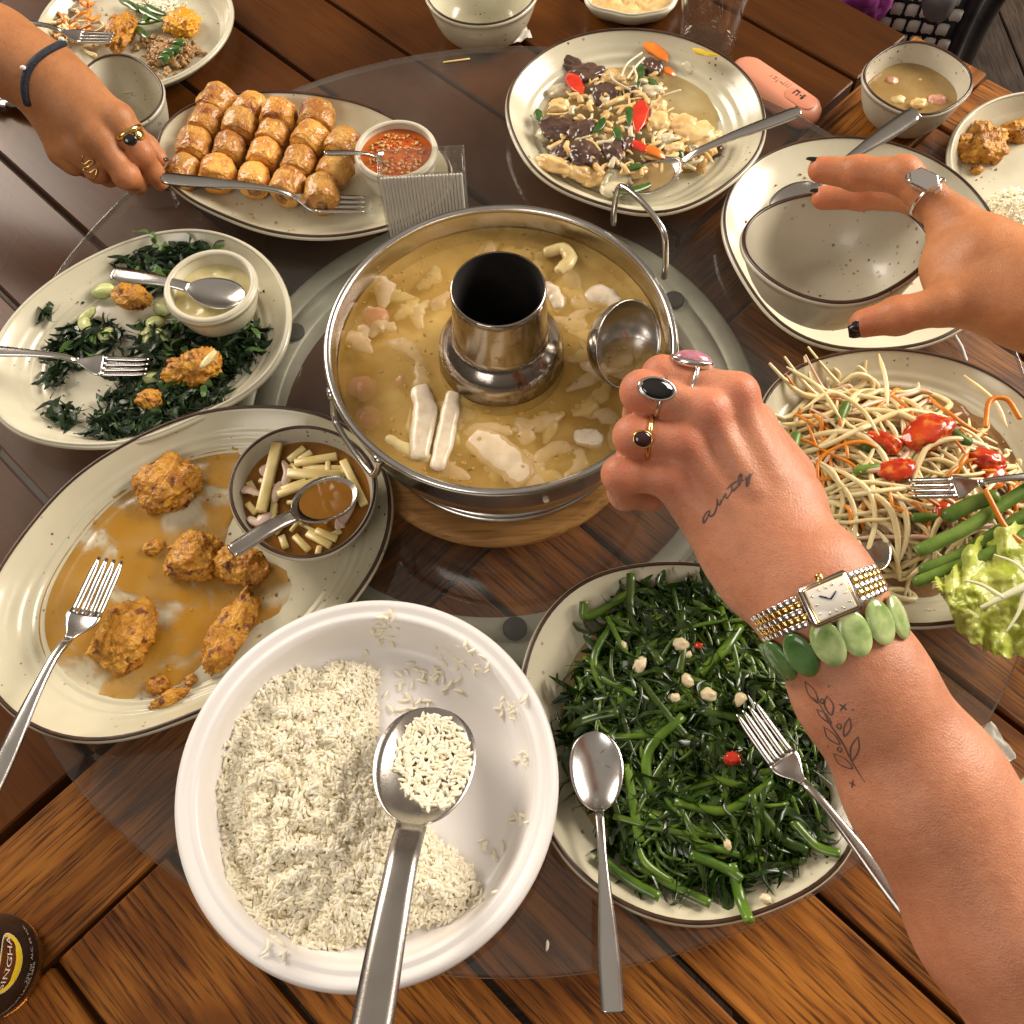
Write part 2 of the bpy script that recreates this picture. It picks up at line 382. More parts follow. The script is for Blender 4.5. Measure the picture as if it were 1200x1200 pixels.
# ------------------------------------------------------------------ glass turntable
GZ = .036; GC = (0.0007, .447)
GLASS = thin_glass('table_glass', (.93, .915, .89), haze=.05)  # grey veil of ceiling reflection put in as diffuse colour
GEDGE = thin_glass('glass_edge', (.62, .60, .55), haze=.30)  # rim line lightened through a larger diffuse share
tt = empty('glass_turntable', (GC[0], GC[1], 0), 'round clear glass turntable over a grey ring in the middle of the table', 'turntable')
gr = .446
mk('glass_disc', lathe([(0.0005, GZ-.010), (gr-.003, GZ-.010), (gr-.002, GZ-.010), (gr, GZ-.008)], (GC[0], GC[1], 0), 160), bare('glass_under', (.93, .92, .90)), tt)
mk('glass_edge', lathe([(gr, GZ-.008), (gr+.0006, GZ-.005), (gr, GZ-.002)], (GC[0], GC[1], 0), 160), GEDGE, tt)
mk('glass_top', lathe([(gr, GZ-.002), (gr-.0006, GZ-.0006), (gr-.002, GZ), (gr-.0024, GZ), (gr-.003, GZ), (gr*.5, GZ), (0.0005, GZ)], (GC[0], GC[1], 0), 160), GLASS, tt)
RING = mat('cast_ring', (.33, .35, .30), (.44, .46, .395), 25, rough=.45, metal=.2, bump=.2, bsc=60)
RO_, RI_ = .232, .190; RGC = (-.012, .445)
mk('base_ring', lathe([(RI_, .0), (RI_, .019), (RI_+.002, .021), ((RO_+RI_)/2-.001, .0215), ((RO_+RI_)/2, .0185), ((RO_+RI_)/2+.001, .0215), (RO_-.003, .021), (RO_, .018), (RO_, 0)], (RGC[0], RGC[1], 0), 128), RING, tt)
RUB = mat('black_rubber', (.012, .014, .013), rough=.6)
for k in range(6):
    a = math.radians(33+60*k); rr = RI_+.0115
    mk('rubber_pad', lathe([(.0095, .0215), (.0095, .0245), (.008, .0255)], (RGC[0]+rr*math.cos(a), RGC[1]+rr*math.sin(a), 0), 20, True, True), RUB, tt)

# ------------------------------------------------------------------ trivet and hot pot
TC = (-.008, .4245)
mk('trivet', lathe([(.112, GZ+.0005), (.118, GZ+.003), (.1215, GZ+.009), (.1205, GZ+.0135), (.117, GZ+.0155), (.114, GZ+.0155), (.1125, GZ+.0148), (.10, GZ+.0145)], (TC[0], TC[1], 0), 96, True, True), TRIVET,
   label='round wooden trivet board under the steel hot pot', cat='trivet')
PC = (-.003, .429); ZR = .147; BZ = .126     # pot centre, rim height, broth level
pot = empty('hot_pot', (PC[0], PC[1], GZ+.0155), 'round stainless steel hot pot with a chimney and wire handles', 'hot pot')
pc = (PC[0], PC[1], 0)
mk('bowl', lathe([(.1275, ZR-.003), (.1262, ZR-.008), (.1245, .118), (.120, .098), (.108, .086), (.085, .080), (.045, .079),
                  (.045, .077), (.086, .0775), (.110, .0835), (.1222, .096), (.1268, .117), (.1286, ZR-.008)], pc, 128), STEEL, pot)
mk('rim', tube([(PC[0]+.1292*math.cos(a), PC[1]+.1292*math.sin(a), ZR-.0030) for a in np.linspace(0, 2*math.pi, 120, endpoint=False)], .0031, 10, closed=True), STEEL, pot)
mk('collar', lathe([(.117, .0865), (.1135, .0800), (.1110, .0745), (.1090, .0710), (.1075, .0680)], pc, 96), STEEL, pot)
for rr, zz in ((.1085, .0665), (.1062, GZ+.0185)):
    mk('foot_ring', tube([(PC[0]+rr*math.cos(a), PC[1]+rr*math.sin(a), zz) for a in np.linspace(0, 2*math.pi, 96, endpoint=False)], .0028, 8, closed=True), STEEL, pot)
mk('foot_wall', lathe([(.1055, .0650), (.1040, GZ+.019)], pc, 96), STEELD, pot)
ch = mk('chimney', lathe([(.044, .100), (.0478, .112), (.0478, .128), (.0465, .1385), (.0425, .1465), (.0375, .1500), (.0352, .1530), (.0345, .158), (.0338, .196), (.0335, .2005), (.0328, .2022), (.0318, .2020)], pc, 96), CHIM, pot)
mk('flue', lathe([(.0318, .2020), (.0310, .199), (.0305, .17), (.031, .10)], pc, 64, False, True), SOOT, ch)
def handle(p0, p1, out, name='handle', h=.052):
    a = np.array(p0); b = np.array(p1); o = np.array(out)
    pts = [a, a+o*.35, a+o*.85+(b-a)*.06, a+o+(b-a)*.2, (a+b)/2+o*1.06, b+o+(a-b)*.2, b+o*.85+(a-b)*.06, b+o*.35, b]
    mk(name, tube(smooth_path(pts, 50), .0024, 8), STEEL, pot)
def pr(ang, z=ZR-.006, r=.1315): return np.array([PC[0]+r*math.cos(ang), PC[1]+r*math.sin(ang), z])
# raised wire loop at the back right, hanging loop at the front left
handle(P(719, 262, ZR-.006), P(778, 325, ZR-.006), P(752, 240, ZR+.035)-((P(719, 262, ZR-.006)+P(778, 325, ZR-.006))/2))
aL = math.radians(212); handle(pr(aL-.26, ZR-.010, .1300), pr(aL+.26, ZR-.010, .1300), np.array([.0075*math.cos(aL), .0075*math.sin(aL), -.026]))
for a in (aL-.26, aL+.26):
    mk('handle_clip', lathe([(.0035, -.004), (.0035, .004)], pr(a, ZR-.008, .1312), 12, True, True, frame_of((-math.sin(a), math.cos(a), 0))), STEEL, pot)

# broth with its own body: cloudy, partly see-through
BROTH = liquid('broth', (.46, .245, .036), (.68, .47, .15), .34, 15, .05, .56)
aa = np.linspace(0, 2*math.pi, 96, endpoint=False)
rings = []
for r_ in np.linspace(.0482, .1246, 26):
    rings.append(np.array([(PC[0]+r_*math.cos(t), PC[1]+r_*math.sin(t), BZ+.0006*fbm((r_*math.cos(t), r_*math.sin(t), 0), 60, 2)+(.0012 if r_ > .1235 else 0)) for t in aa]))
broth = empty('broth', (PC[0], PC[1], .082), 'cloudy golden broth filling the ring of the hot pot', 'broth')
mk('surface', loft(rings, False, False), BROTH, broth)
BFLOOR = mat('broth_depth', (.36, .19, .03), (.70, .50, .19), 20, rough=.6, detail=4)
mk('depth', lathe([(.0482, .1135), (.075, .1145), (.10, .1140), (.1236, .1135)], pc, 64), BFLOOR, broth)
FISH = mat('white_fish', (.60, .50, .36), (.74, .64, .50), 90, rough=.25, sss=.3, bump=.2, bsc=250)
PINK = mat('shallot_pink', (.50, .20, .13), (.62, .33, .22), 70, rough=.3, sss=.3)
LEEK = mat('soft_leek', (.55, .42, .17), (.68, .58, .30), 80, rough=.3, sss=.3)
MUSH = mat('pale_mushroom', (.58, .46, .30), (.70, .58, .42), 80, rough=.3, sss=.3)
def slab(pts, w0, th, z, m, name, label, grp, seed=0, lift=0.0, tilt=0.0):
    """flat soft piece following pixel points"""
    pa = smooth_path([P(a, b, z+lift*i/(len(pts)-1)) for i, (a, b) in enumerate(pts)], 14)
    rr_ = np.array([w0*(.75+.3*math.sin(math.pi*(i+.5)/14))*(1+.15*noise.noise(Vector((i*.5, seed, 0)))) for i in range(14)])
    V, Fc = tube(pa, rr_, 12, th/w0, up=(tilt, 0, 1))
    V = V+np.array([[.0009*noise.noise(Vector((v*140).tolist())+Vector((seed, 0, 0))) for _ in range(1)]*3 for v in V]).reshape(-1, 3)
    return mk(name, (V, Fc), m, label=label, cat='food', group=grp)
g_ = 'pieces floating in the broth'
slab([(492, 455), (498, 480), (494, 510), (492, 535)], .0085, .004, BZ+.001, FISH, 'fish_strip', 'upright white strip of fish poking out of the broth, broader one', None, 1)
slab([(531, 462), (526, 490), (520, 520), (512, 548)], .0070, .0035, BZ+.001, FISH, 'fish_strip', 'narrower white strip of fish leaning beside the broader one in broth', None, 2)
slab([(455, 513), (475, 525), (503, 538)], .0048, .003, BZ-.001, LEEK, 'leek_strip', 'yellowish strip of leek lying beside the upright fish strips in the broth', None, 3)
slab([(555, 512), (575, 525), (600, 545), (615, 562)], .013, .004, BZ-.0026, MUSH, 'mushroom_slice', 'broad pale mushroom slice just under the broth opposite the leek leaf', None, 4)
slab([(675, 512), (690, 513), (704, 517)], .0075, .004, BZ-.002, FISH, 'fish_piece', 'small pale lump of fish near the gold ring hand', None, 5)
slab([(640, 296), (660, 292), (668, 304), (655, 318)], .006, .004, BZ+.003, LEEK, 'leek_leaf', 'folded pale leek leaf standing up behind the chimney', None, 6, .004)
slab([(690, 350), (705, 345), (722, 356)], .009, .004, BZ-.0015, FISH, 'mushroom_slice', 'pale slice in broth behind the ladle bowl', None, 7)
slab([(640, 335), (650, 345), (655, 360)], .006, .004, BZ-.001, FISH, 'mushroom_slice', 'small white slice in broth right behind the chimney', None, 8)
for i, (x, y, r_) in enumerate(((425, 455, .011), (432, 490, .010), (440, 372, .010), (470, 448, .005))):
    mk('shallot_piece', blob(P(x, y, BZ-.005), (r_, r_, .0052), 20+i, .2, 1.4, 2, 3), PINK, label='pink round of sausage or shallot sunk in the broth', cat='food', group='pink pieces in the broth')
for i in range(64):
    a = rnd.uniform(0, 6.28); r_ = math.sqrt(rnd.uniform(.058**2, .116**2)); c = np.array([PC[0]+r_*math.cos(a), PC[1]+r_*math.sin(a), BZ-rnd.uniform(.0055, .0085)])
    d = rnd.uniform(0, 6.28); l = rnd.uniform(.008, .022); pts = [c-l*np.array([math.cos(d), math.sin(d), 0]), c+np.array([rnd.uniform(-.004, .004), rnd.uniform(-.004, .004), .002]), c+l*np.array([math.cos(d+.5), math.sin(d+.5), 0])]
    mk('vegetable_shred', tube(smooth_path(pts, 9), [rnd.uniform(.0035, .0085)*q_ for q_ in (.4, .75, .95, 1, 1.05, 1, .9, .7, .35)], 8, .4), rnd.choice([LEEK, MUSH, FISH]), label='soft pale shred drifting just under the broth surface', cat='food', group='shreds drifting in the broth')

OIL = liquid('oil_drop', (.50, .26, .03), (.62, .36, .07), .45, 60, .03)
parts_ = []
for i in range(150):
    a = rnd.uniform(0, 6.28); r_ = math.sqrt(rnd.uniform(.052**2, .1225**2)); s_ = rnd.choice([.0006, .0009, .0012, .0018])
    parts_.append(lathe([(s_, 0), (s_*.75, s_*.22), (s_*.3, s_*.34)], (PC[0]+r_*math.cos(a), PC[1]+r_*math.sin(a), BZ+.0006), 12, False, True))
tag(mk('oil_drops', join(parts_), OIL, broth), kind='stuff')
parts_ = []
for i in range(70):
    a = rnd.uniform(0, 6.28); r_ = math.sqrt(rnd.uniform(.052**2, .1225**2)); parts_.append(blob((PC[0]+r_*math.cos(a), PC[1]+r_*math.sin(a), BZ+.0003), (rnd.uniform(.0006, .0022), rnd.uniform(.0005, .001), .0004), i, .4, 2, 2, 1, rotz(rnd.uniform(0, 3))))
tag(mk('herb_flecks', join(parts_), mat('broth_flecks', (.16, .13, .03), (.42, .20, .05), 300, rough=.4), broth), kind='stuff')
# ------------------------------------------------------------------ plates and bowls
def outline(pts2, order=7, n=112, reg=2e-3):
    """closed smooth outline through 2-D points: centre and r(theta)"""
    q = np.asarray(pts2, float); x, y = q[:, 0], q[:, 1]; x1, y1 = np.roll(x, -1), np.roll(y, -1); cr = x*y1-x1*y; A = cr.sum()/2
    c = np.array([((x+x1)*cr).sum()/(6*A), ((y+y1)*cr).sum()/(6*A)])
    # densify so that the fit follows the traced edge evenly
    d = np.vstack([q[i]+(q[(i+1) % len(q)]-q[i])*t for i in range(len(q)) for t in (0, .25, .5, .75)])
    th = np.arctan2(d[:, 1]-c[1], d[:, 0]-c[0]); r = np.hypot(d[:, 1]-c[1], d[:, 0]-c[0])
    def B(t): return np.column_stack([np.ones_like(t)]+[f(k*t) for k in range(1, order+1) for f in (np.cos, np.sin)])
    M_ = B(th); R_ = np.diag([0]+[reg*k**2 for k in range(1, order+1) for _ in (0, 1)])
    co = np.linalg.solve(M_.T@M_+R_*len(th)*.02, M_.T@r)
    t = np.linspace(0, 2*math.pi, n, endpoint=False)
    return c, t, B(t)@co
def dish(name, label, cat, pts, zr, zb, m, rim=RIMB, well=.66, group=None, ridges=0, th=.0045, floor=.0045, pw=1.7, order=7, fr=None, org=None, rimr=.0015, foot=.62, lip=.0, outer=None):
    """open dish: traced rim at height zr over its base zb"""
    if fr is None: fr = np.eye(3); org = np.zeros(3)
    c, t, r = outline(pts, order); cs, sn = np.cos(t), np.sin(t); rm = r.mean()
    def ring(s, z, off=0.0):
        k = min(1, max(0, (s-.35)/.6)); rr = s*(r*k+(rm*.5+r*.5)*(1-k))+off
        return np.c_[c[0]+rr*cs, c[1]+rr*sn, np.full(len(t), z)]
    zf = zb+floor; rings = []
    ss = list(np.linspace(.02, well-.02, 9))+list(np.linspace(well, .985, 16 if not ridges else 44))+[1.0]
    for s in ss:
        z = zf if s <= well else zf+(zr-zf)*((s-well)/(1-well))**pw
        if ridges and well-.06 < s < .93: z += .0007*math.sin(s*rm*2*math.pi/ridges)*min(1, (.93-s)/.1)
        rings.append(ring(s, z))
    ntop = len(rings)
    rings.append(ring(1.0, zr-.0006, th*.5)); rings.append(ring(1.0, zr-.003, th*.75))
    for s in ([.96, .9, .82, .74, .68] if outer is None else outer):
        z = zf+(zr-zf)*max(0, (s-well)/(1-well))**pw - th*.95 if outer is None else zb+.004+(zr-.004-zb)*max(0, (s-foot)/(1-foot))**pw
        rings.append(ring(s, max(zb+.003, z), th*.6 if outer is not None else th*.3))
    rings += [ring(foot, zb+.0025, th*.4), ring(foot, zb, th*.4), ring(foot-.06, zb), ring(foot-.07, zb+.0015), ring(.05, zb+.0015)]
    V, Fc = loft(rings, True, True); V = V@fr+org
    base = (np.array([c[0], c[1], zb]))@fr+org
    root = empty(name, base, label, cat, group)
    mk('body', (V, Fc), m, root)
    rp = np.c_[c[0]+(r+th*.1)*cs, c[1]+(r+th*.1)*sn, np.full(len(t), zr-.0002)]
    mk('rim', tube(rp@fr+org, rimr, 8, closed=True, flat=.8), rim, root)
    root_info = dict(c=c, t=t, r=r, zf=zf, zr=zr, zb=zb, well=well, pw=pw, rm=rm)
    def surf(x, y):
        a = math.atan2(y-c[1], x-c[0]) % (2*math.pi); R_ = np.interp(a, t, r, period=2*math.pi); s = math.hypot(x-c[0], y-c[1])/R_
        s = min(s, 1.0); return zf if s <= well else zf+(zr-zf)*((s-well)/(1-well))**pw
    root_info['surf'] = surf
    return root, root_info
def d2(pts, z): return [p[:2] for p in PX(pts, z)]
def circ2(c, r, wob=0.0, n=24, seed=0, tri=0.0, ph=0.0):
    return [(c[0]+r*(1+tri*math.cos(3*(a-ph)))*math.cos(a), c[1]+r*(1+tri*math.cos(3*(a-ph)))*math.sin(a)) for a in np.linspace(0, 2*math.pi, n, endpoint=False)]

ZP = GZ+.0005
spring_px = [(183, 165), (205, 135), (235, 118), (280, 109), (330, 107), (400, 115), (460, 137), (505, 165), (527, 192), (526, 218), (490, 252), (430, 271), (380, 277), (320, 272), (262, 252), (215, 228), (190, 200)]
pl_spring, I_spring = dish('oval_plate', 'oval cream plate with thin brown rim under the spring rolls', 'plate', d2(spring_px, ZP+.024), ZP+.024, ZP, CREAM, RIMB, .70)
kale_px = [(-14, 420), (8, 382), (45, 340), (100, 305), (160, 279), (215, 269), (268, 277), (310, 303), (333, 345), (336, 388), (318, 430), (282, 462), (222, 492), (165, 512), (130, 520), (105, 521), (80, 516), (45, 514), (12, 500), (-10, 468)]
pl_kale, I_kale = dish('leaf_shaped_plate', 'rimless pale cream plate holding crisp dark kale', 'plate', d2(kale_px, ZP+.026), ZP+.026, ZP, CREAMY, RIMP, .70, ridges=.0075, th=.006)
chick_px = [(-30, 735), (-12, 690), (15, 640), (60, 582), (110, 540), (165, 507), (222, 484), (280, 474), (340, 475), (392, 488), (430, 518), (455, 562), (457, 605), (443, 648), (415, 697), (370, 745), (310, 795), (250, 822), (220, 834), (188, 850), (140, 858), (90, 862), (47, 856), (15, 826), (-15, 795)]
pl_chick, I_chick = dish('leaf_shaped_plate', 'large oval speckled plate with brown rim under fried pieces and brown sauce', 'plate', d2([(a, b+3) for a, b in chick_px], ZP+.027), ZP+.027, ZP, CREAM, RIMB, .74, ridges=.0075)
green_px = [(615, 785), (628, 745), (655, 703), (698, 676), (750, 662), (810, 660), (870, 675), (925, 712), (970, 770), (998, 850), (1004, 930), (1001, 985), (985, 1014), (945, 1040), (900, 1065), (850, 1080), (800, 1080), (750, 1066), (700, 1040), (662, 1002), (640, 960), (622, 900), (614, 840)]
pl_green, I_green = dish('round_plate', 'round cream plate with brown rim heaped with water spinach', 'plate', d2(green_px, ZP+.026), ZP+.026, ZP, CREAM, RIMB, .70)
pap_px = [(889, 505), (897, 468), (920, 440), (960, 420), (1010, 410), (1070, 411), (1130, 424), (1180, 449), (1225, 490), (1250, 550), (1252, 610), (1235, 665), (1200, 705), (1155, 722), (1105, 729), (1050, 732), (1000, 715), (950, 675), (910, 615), (893, 555)]
pl_pap, I_pap = dish('round_plate', 'round cream plate with brown rim full of green papaya salad', 'plate', d2(pap_px, ZP+.026), ZP+.026, ZP, CREAM, RIMB, .72, ridges=.008)
stir_px = [(595, 112), (599, 150), (618, 188), (650, 216), (700, 238), (740, 246), (780, 248), (808, 241), (832, 226), (862, 208), (884, 184), (896, 150), (891, 115), (872, 85), (840, 60), (800, 43), (750, 34), (700, 36), (650, 52), (615, 78)]
pl_stir, I_stir = dish('round_plate', 'round cream plate with wavy brown rim holding mushroom stir fry', 'plate', d2(stir_px, ZP+.028), ZP+.028, ZP, CREAM, RIMB, .68, ridges=.010)
# plate lying across the turntable's edge below the held bowl
eat_px = [(848, 262), (855, 228), (873, 200), (903, 178), (950, 163), (1000, 160), (1060, 171), (1112, 196), (1150, 233), (1170, 268), (1176, 310), (1160, 350), (1125, 384), (1080, 403), (1020, 410), (965, 403), (922, 385), (885, 345), (860, 303)]
pl_eat, I_eat = dish('dinner_plate', 'cream dinner plate with dark rim under the bowl held in a hand', 'plate', d2(eat_px, ZP+.022), ZP+.022, ZP, CREAMY, RIMB, .70)
pl_ul, I_ul = dish('dinner_plate', 'cream coupe plate with half eaten noodles, mince and egg', 'plate', circ2((-.398, .972), .1070), .024, .001, CREAMY, RIMP, .86, th=.006, pw=1.3, foot=.8, outer=[.985, .95, .90], order=3)
pl_r, I_r = dish('dinner_plate', 'cream coupe plate with fried pieces and a clump of rice at the table edge', 'plate', circ2((.557, .687), .1115), .028, .001, CREAMY, RIMP, .86, th=.006, pw=1.3, foot=.8, outer=[.985, .95, .90], order=3)
pl_br, I_br = dish('dinner_plate', 'bare cream plate on the oak table beside the tattooed forearm', 'plate', circ2((.405, .030), .095), .028, .001, CREAMY, RIMP, .86, th=.006, pw=1.3, foot=.8, outer=[.985, .95, .90], order=3)
pl_top, I_top = dish('dinner_plate', 'cream plate of leftovers beyond the mushroom dish, next to the tumbler', 'plate', d2([(688, 2), (715, 13), (750, 17), (785, 8), (800, -20), (770, -55), (720, -55), (690, -30)], .022), .022, .001, CREAMY, RIMP, .80, th=.005, foot=.7)

def bowl(name, label, pts, zr, zb, m=GREYG, rim=RIMB, fr=None, org=None, well=.42, order=4, th=.004, pw=.0, group=None):
    return dish(name, label, 'bowl', pts, zr, zb, m, rim, well, group, th=th, floor=.005, pw=2.6, order=order, fr=fr, org=org, rimr=.0014, foot=.50, outer=[.985, .96, .92, .86, .78, .70, .62, .56])
onion_px = [(270, 577), (276, 545), (300, 518), (330, 503), (360, 500), (395, 508), (425, 530), (438, 558), (436, 590), (420, 622), (390, 646), (345, 653), (305, 637), (280, 610)]
zo = I_chick['zf']+.0015
bo_onion, I_onion = bowl('small_bowl', 'grey glazed bowl with dark rim, filled with mango sticks and shallot in sauce', d2(onion_px, zo+.045), zo+.045, zo)
bo_soup, I_soup = bowl('small_bowl', 'grey glazed bowl of leftover clear soup at the table corner', d2([(1012, 85), (1030, 62), (1062, 49), (1085, 50), (1120, 65), (1140, 92), (1135, 108), (1110, 128), (1082, 135), (1048, 126), (1020, 108)], .052), .052, .001)
bo_top, I_topb = bowl('small_bowl', 'empty pale bowl with dark rim on a folded napkin', circ2((-.009, .961), .060), .056, .001, CREAM)
bo_ul, I_ulb = bowl('small_bowl', 'empty grey glazed bowl beside the hand with the cord bracelet', d2([(92, 112), (98, 85), (112, 69), (140, 63), (165, 72), (182, 88), (191, 108), (183, 130), (160, 146), (130, 149), (103, 138)], .058), .058, .001)
# bowl lifted above its plate, rim tipped away
HO = D(981, 291, .640); tl = math.radians(11)
hz = np.array([-.05, math.sin(tl), math.cos(tl)]); hfr = frame_of(hz)
def on_plane(px, py):
    d = ray(px, py); t = ((HO-CAMP)@hfr[2])/(d@hfr[2]); q = CAMP+t*d-HO; return (q@hfr[0], q@hfr[1])
held_px = [(871, 278), (880, 258), (905, 240), (945, 228), (985, 225), (1030, 232), (1065, 249), (1085, 272), (1092, 290), (1082, 308), (1060, 328), (1028, 346), (995, 354), (955, 351), (920, 337), (892, 318), (876, 298)]
bo_held, I_held = bowl('held_bowl', 'empty speckled grey bowl with dark rim held up in a hand', [on_plane(*p) for p in held_px], 0.0, -.047, GREYG, RIMB, hfr, HO, order=5)
# sauce dishes
WCER = ceramic('white_dish', (.60, .57, .49), (.66, .62, .53), speck=.4, rough=.25)
zm = I_kale['zf']+.001
bo_mayo, I_mayo = dish('sauce_dish', 'small round cream dish of mayonnaise on the kale plate', 'dish', circ2((-.2505, .5435), .0365), .083, zm+.0015, CREAMY, RIMP, .55, th=.006, pw=2.4, foot=.6, outer=[.985, .95, .9, .82, .74, .66], order=2, rimr=.0028)
zc = I_spring['zf']+.001
bo_chil, I_chil = dish('sauce_dish', 'small white dish of chilli and peanut sauce beside the spring rolls', 'dish', circ2((-.0935, .694), .0355), .084, zc+.001, WCER, RIMP, .60, th=.005, pw=2.6, foot=.62, outer=[.985, .95, .9, .82, .74, .68], order=2, rimr=.0024)

# white plastic rice bowl
RC = (-.1030, .1220); RZ = .088; rcc = (RC[0], RC[1], 0)
rb = empty('rice_bowl', (RC[0], RC[1], GZ), 'large white plastic bowl of steamed rice', 'bowl')
mk('body', lathe([(.060, .0525), (.092, .0528), (.0990, .0545), (.1030, .0585), (.1060, .0650), (.1080, .0730), (.1093, .0800), (.1105, .0840), (.1122, .0858), (.1142, .0864), (.1160, .0852), (.1178, .0856), (.1200, RZ-.0008), (.1228, RZ), (.1254, RZ-.0018), (.1264, RZ-.0050), (.1252, RZ-.0085), (.1232, RZ-.009),
                  (.1130, .0815), (.1090, .0680), (.1060, .0560), (.1020, .0450), (.093, GZ+.0008), (.086, GZ+.0004), (.082, GZ+.003)], rcc, 128, True, True), RICEP, rb)
def rice_surf(x, y):
    r_ = math.hypot(x-RC[0], y-RC[1]); return float(np.interp(r_, [0, .092, .099, .103, .106, .108, .1093, .1122, .1142, .1228], [.0525, .0528, .0545, .0585, .065, .073, .08, .0858, .0864, .088]))
# ------------------------------------------------------------------ cutlery
def strip(xs, hw, zf_, yo=lambda x: 0.0, ny=7, th=.0015):
    V = []; nx = len(xs); ys = np.linspace(-1, 1, ny)
    for side in (0, 1):
        for x in xs:
            for y in ys:
                V.append((x, yo(x)+y*hw(x), zf_(x, y)-(th*(1-.0*abs(y)) if side else 0)))
    F_ = []; o = nx*ny
    for i in range(nx-1):
        for j in range(ny-1):
            a = i*ny+j; F_.append((a, a+ny, a+ny+1, a+1)); F_.append((o+a, o+a+1, o+a+ny+1, o+a+ny))
        a = i*ny; F_.append((a, o+a, o+a+ny, a+ny)); a = i*ny+ny-1; F_.append((a, a+ny, o+a+ny, o+a))
    for j in range(ny-1):
        F_.append((j, j+1, o+j+1, o+j)); b = (nx-1)*ny+j; F_.append((b, o+b, o+b+1, b+1))
    return np.array(V), F_
def place(vf, tip, end, up, z0=0):
    V, F_ = vf; t = np.array(tip); X = np.array(end)-t; L = np.linalg.norm(X); X = X/L; u = np.array(up, float); Z = u-X*(u@X); Z /= np.linalg.norm(Z); Y = np.cross(Z, X)
    return t+V[:, [0]]*X+V[:, [1]]*Y+V[:, [2]]*Z, F_
def lerp(x, xs, ys): return float(np.interp(x, xs, ys))
def sm(x, a, b):
    t = min(1, max(0, (x-a)/(b-a))); return t*t*(3-2*t)
def spoon(tip, end, label, m=STEEL, up=(0, 0, 1), bl=.31, bw=.105, hw=.034, depth=.034, arch=.035, name='spoon', square=False, neck=.020, group=None):
    L = float(np.linalg.norm(np.array(end)-np.array(tip))); 
    def w_(x):
        s = x/L
        if s < bl:
            q = s/bl; k = max(0, 1-abs(2*q-1)**2.1)**.5; wb = bw*k*(1.06-.16*q)
            return L*max(wb, neck*sm(q, .8, 1), .003)
        e = neck+(hw-neck)*sm(s, bl+.12, .88)
        if s > .985 and not square: e *= max(.05, math.sqrt(max(0, 1-((s-.985)/.0151)**2))) if s < 1 else .05
        elif s > .95 and not square: e *= 1-.35*((s-.95)/.035)**2 if s < .985 else .65
        return L*e
    def z_(x, y):
        s = x/L
        c = arch*L*(sm(s, bl*.85, bl+.13)-1.0*sm(s, bl+.2, 1.0))
        if s < bl:
            q = s/bl; return c-depth*L*(1-y*y)*max(0, 1-abs(2*q-1)**2.6)
        return c+.004*L*(1-y*y)*sm(s, bl, bl+.1)
    xs1 = np.r_[L*bl*(.5-.5*np.cos(np.linspace(0.02, math.pi, 22)))]; xs2 = np.r_[np.linspace(L*bl, L*.95, 22), np.linspace(L*.96, L*.9995, 7)]
    root = empty(name, (np.array(tip)+np.array(end))/2, label, 'spoon', group)
    mk('bowl', place(strip(xs1, w_, z_, ny=13), tip, end, up), m, root); mk('handle', place(strip(xs2, w_, z_, ny=5, th=.0022), tip, end, up), m, root)
    return root
def fork(tip, end, label, m=STEEL, up=(0, 0, 1), hw=.036, curl=.032, arch=.045, neck=.016, wide=.066, group=None):
    L = float(np.linalg.norm(np.array(end)-np.array(tip))); tl_ = .235; hd = .36
    def c(s): return L*(curl*max(0, (tl_-s)/tl_)**1.5+arch*(sm(s, .27, .47)-.75*sm(s, .5, 1.0)))
    def w_(x):
        s = x/L
        if s < hd: return L*(wide+(neck-wide)*sm(s, tl_+.02, hd))
        e = neck+(hw-neck)*sm(s, .45, .9)
        if s > .96: e *= max(.12, math.sqrt(max(0, 1-((s-.96)/.0405)**2)))
        return L*e
    root = empty('fork', (np.array(tip)+np.array(end))/2, label, 'fork', group)
    parts = [strip(np.linspace(tl_*L, hd*L, 10), w_, lambda x, y: c(x/L)-.010*L*(1-y*y)*(1-sm(x/L, tl_, hd)), ny=9, th=.0018)]
    for k in range(4):
        o = (k-1.5)*wide*2/4*L
        parts.append(strip(np.linspace(0, tl_*L*1.01, 12), lambda x: L*(.0055+.0065*sm(x/L, 0, .06)), lambda x, y: c(x/L)-.010*L*(1-((k-1.5)/2.0)**2)*sm(x/L, .1, tl_), lambda x: o*(1-.05*(1-x/(tl_*L))), 3, .0018))
    mk('head', place(join(parts), tip, end, up), m, root)
    mk('handle', place(strip(np.r_[np.linspace(hd*L, .95*L, 20), np.linspace(.958, .999, 7)*L], w_, lambda x, y: c(x/L)+.004*L*(1-y*y), ny=5, th=.0022), tip, end, up), m, root)
    return root
fork(P(427, 244, I_spring['zf']+.006), P(188, 209, .094), 'steel fork lying in front of the spring rolls, handle gripped by a hand')
spoon(P(478, 186, .071), P(380, 178, .102), 'slim steel teaspoon standing in the chilli sauce dish', bw=.12, bl=.4)
spoon(P(286, 349, .0790), P(131, 319, .0835), 'short steel spoon resting across the mayonnaise dish', bw=.135, bl=.42, hw=.058, neck=.040, arch=.02, depth=.04)
fork(P(174, 433, .0515), P(-62, 408, .084), 'steel fork with its tines in the kale')
fork(P(131, 658, .0640), P(-22, 948, .096), 'steel fork with its tines beside a fried piece on the saucy plate', curl=.02, arch=.05)
ospoon = spoon(P(414, 566, .0840), P(270, 646, .1155), 'dark steel spoon dipping into the bowl of mango and shallot', STEELD, bw=.18, bl=.50, hw=.055, neck=.05, depth=.06, arch=.03)
serv = spoon(P(510, 829, .0780), P(424, 1262, .150), 'big steel serving spoon with rice grains in it', STEELD, bl=.385, bw=.150, hw=.050, neck=.042, depth=.045, arch=.05, name='serving_spoon')
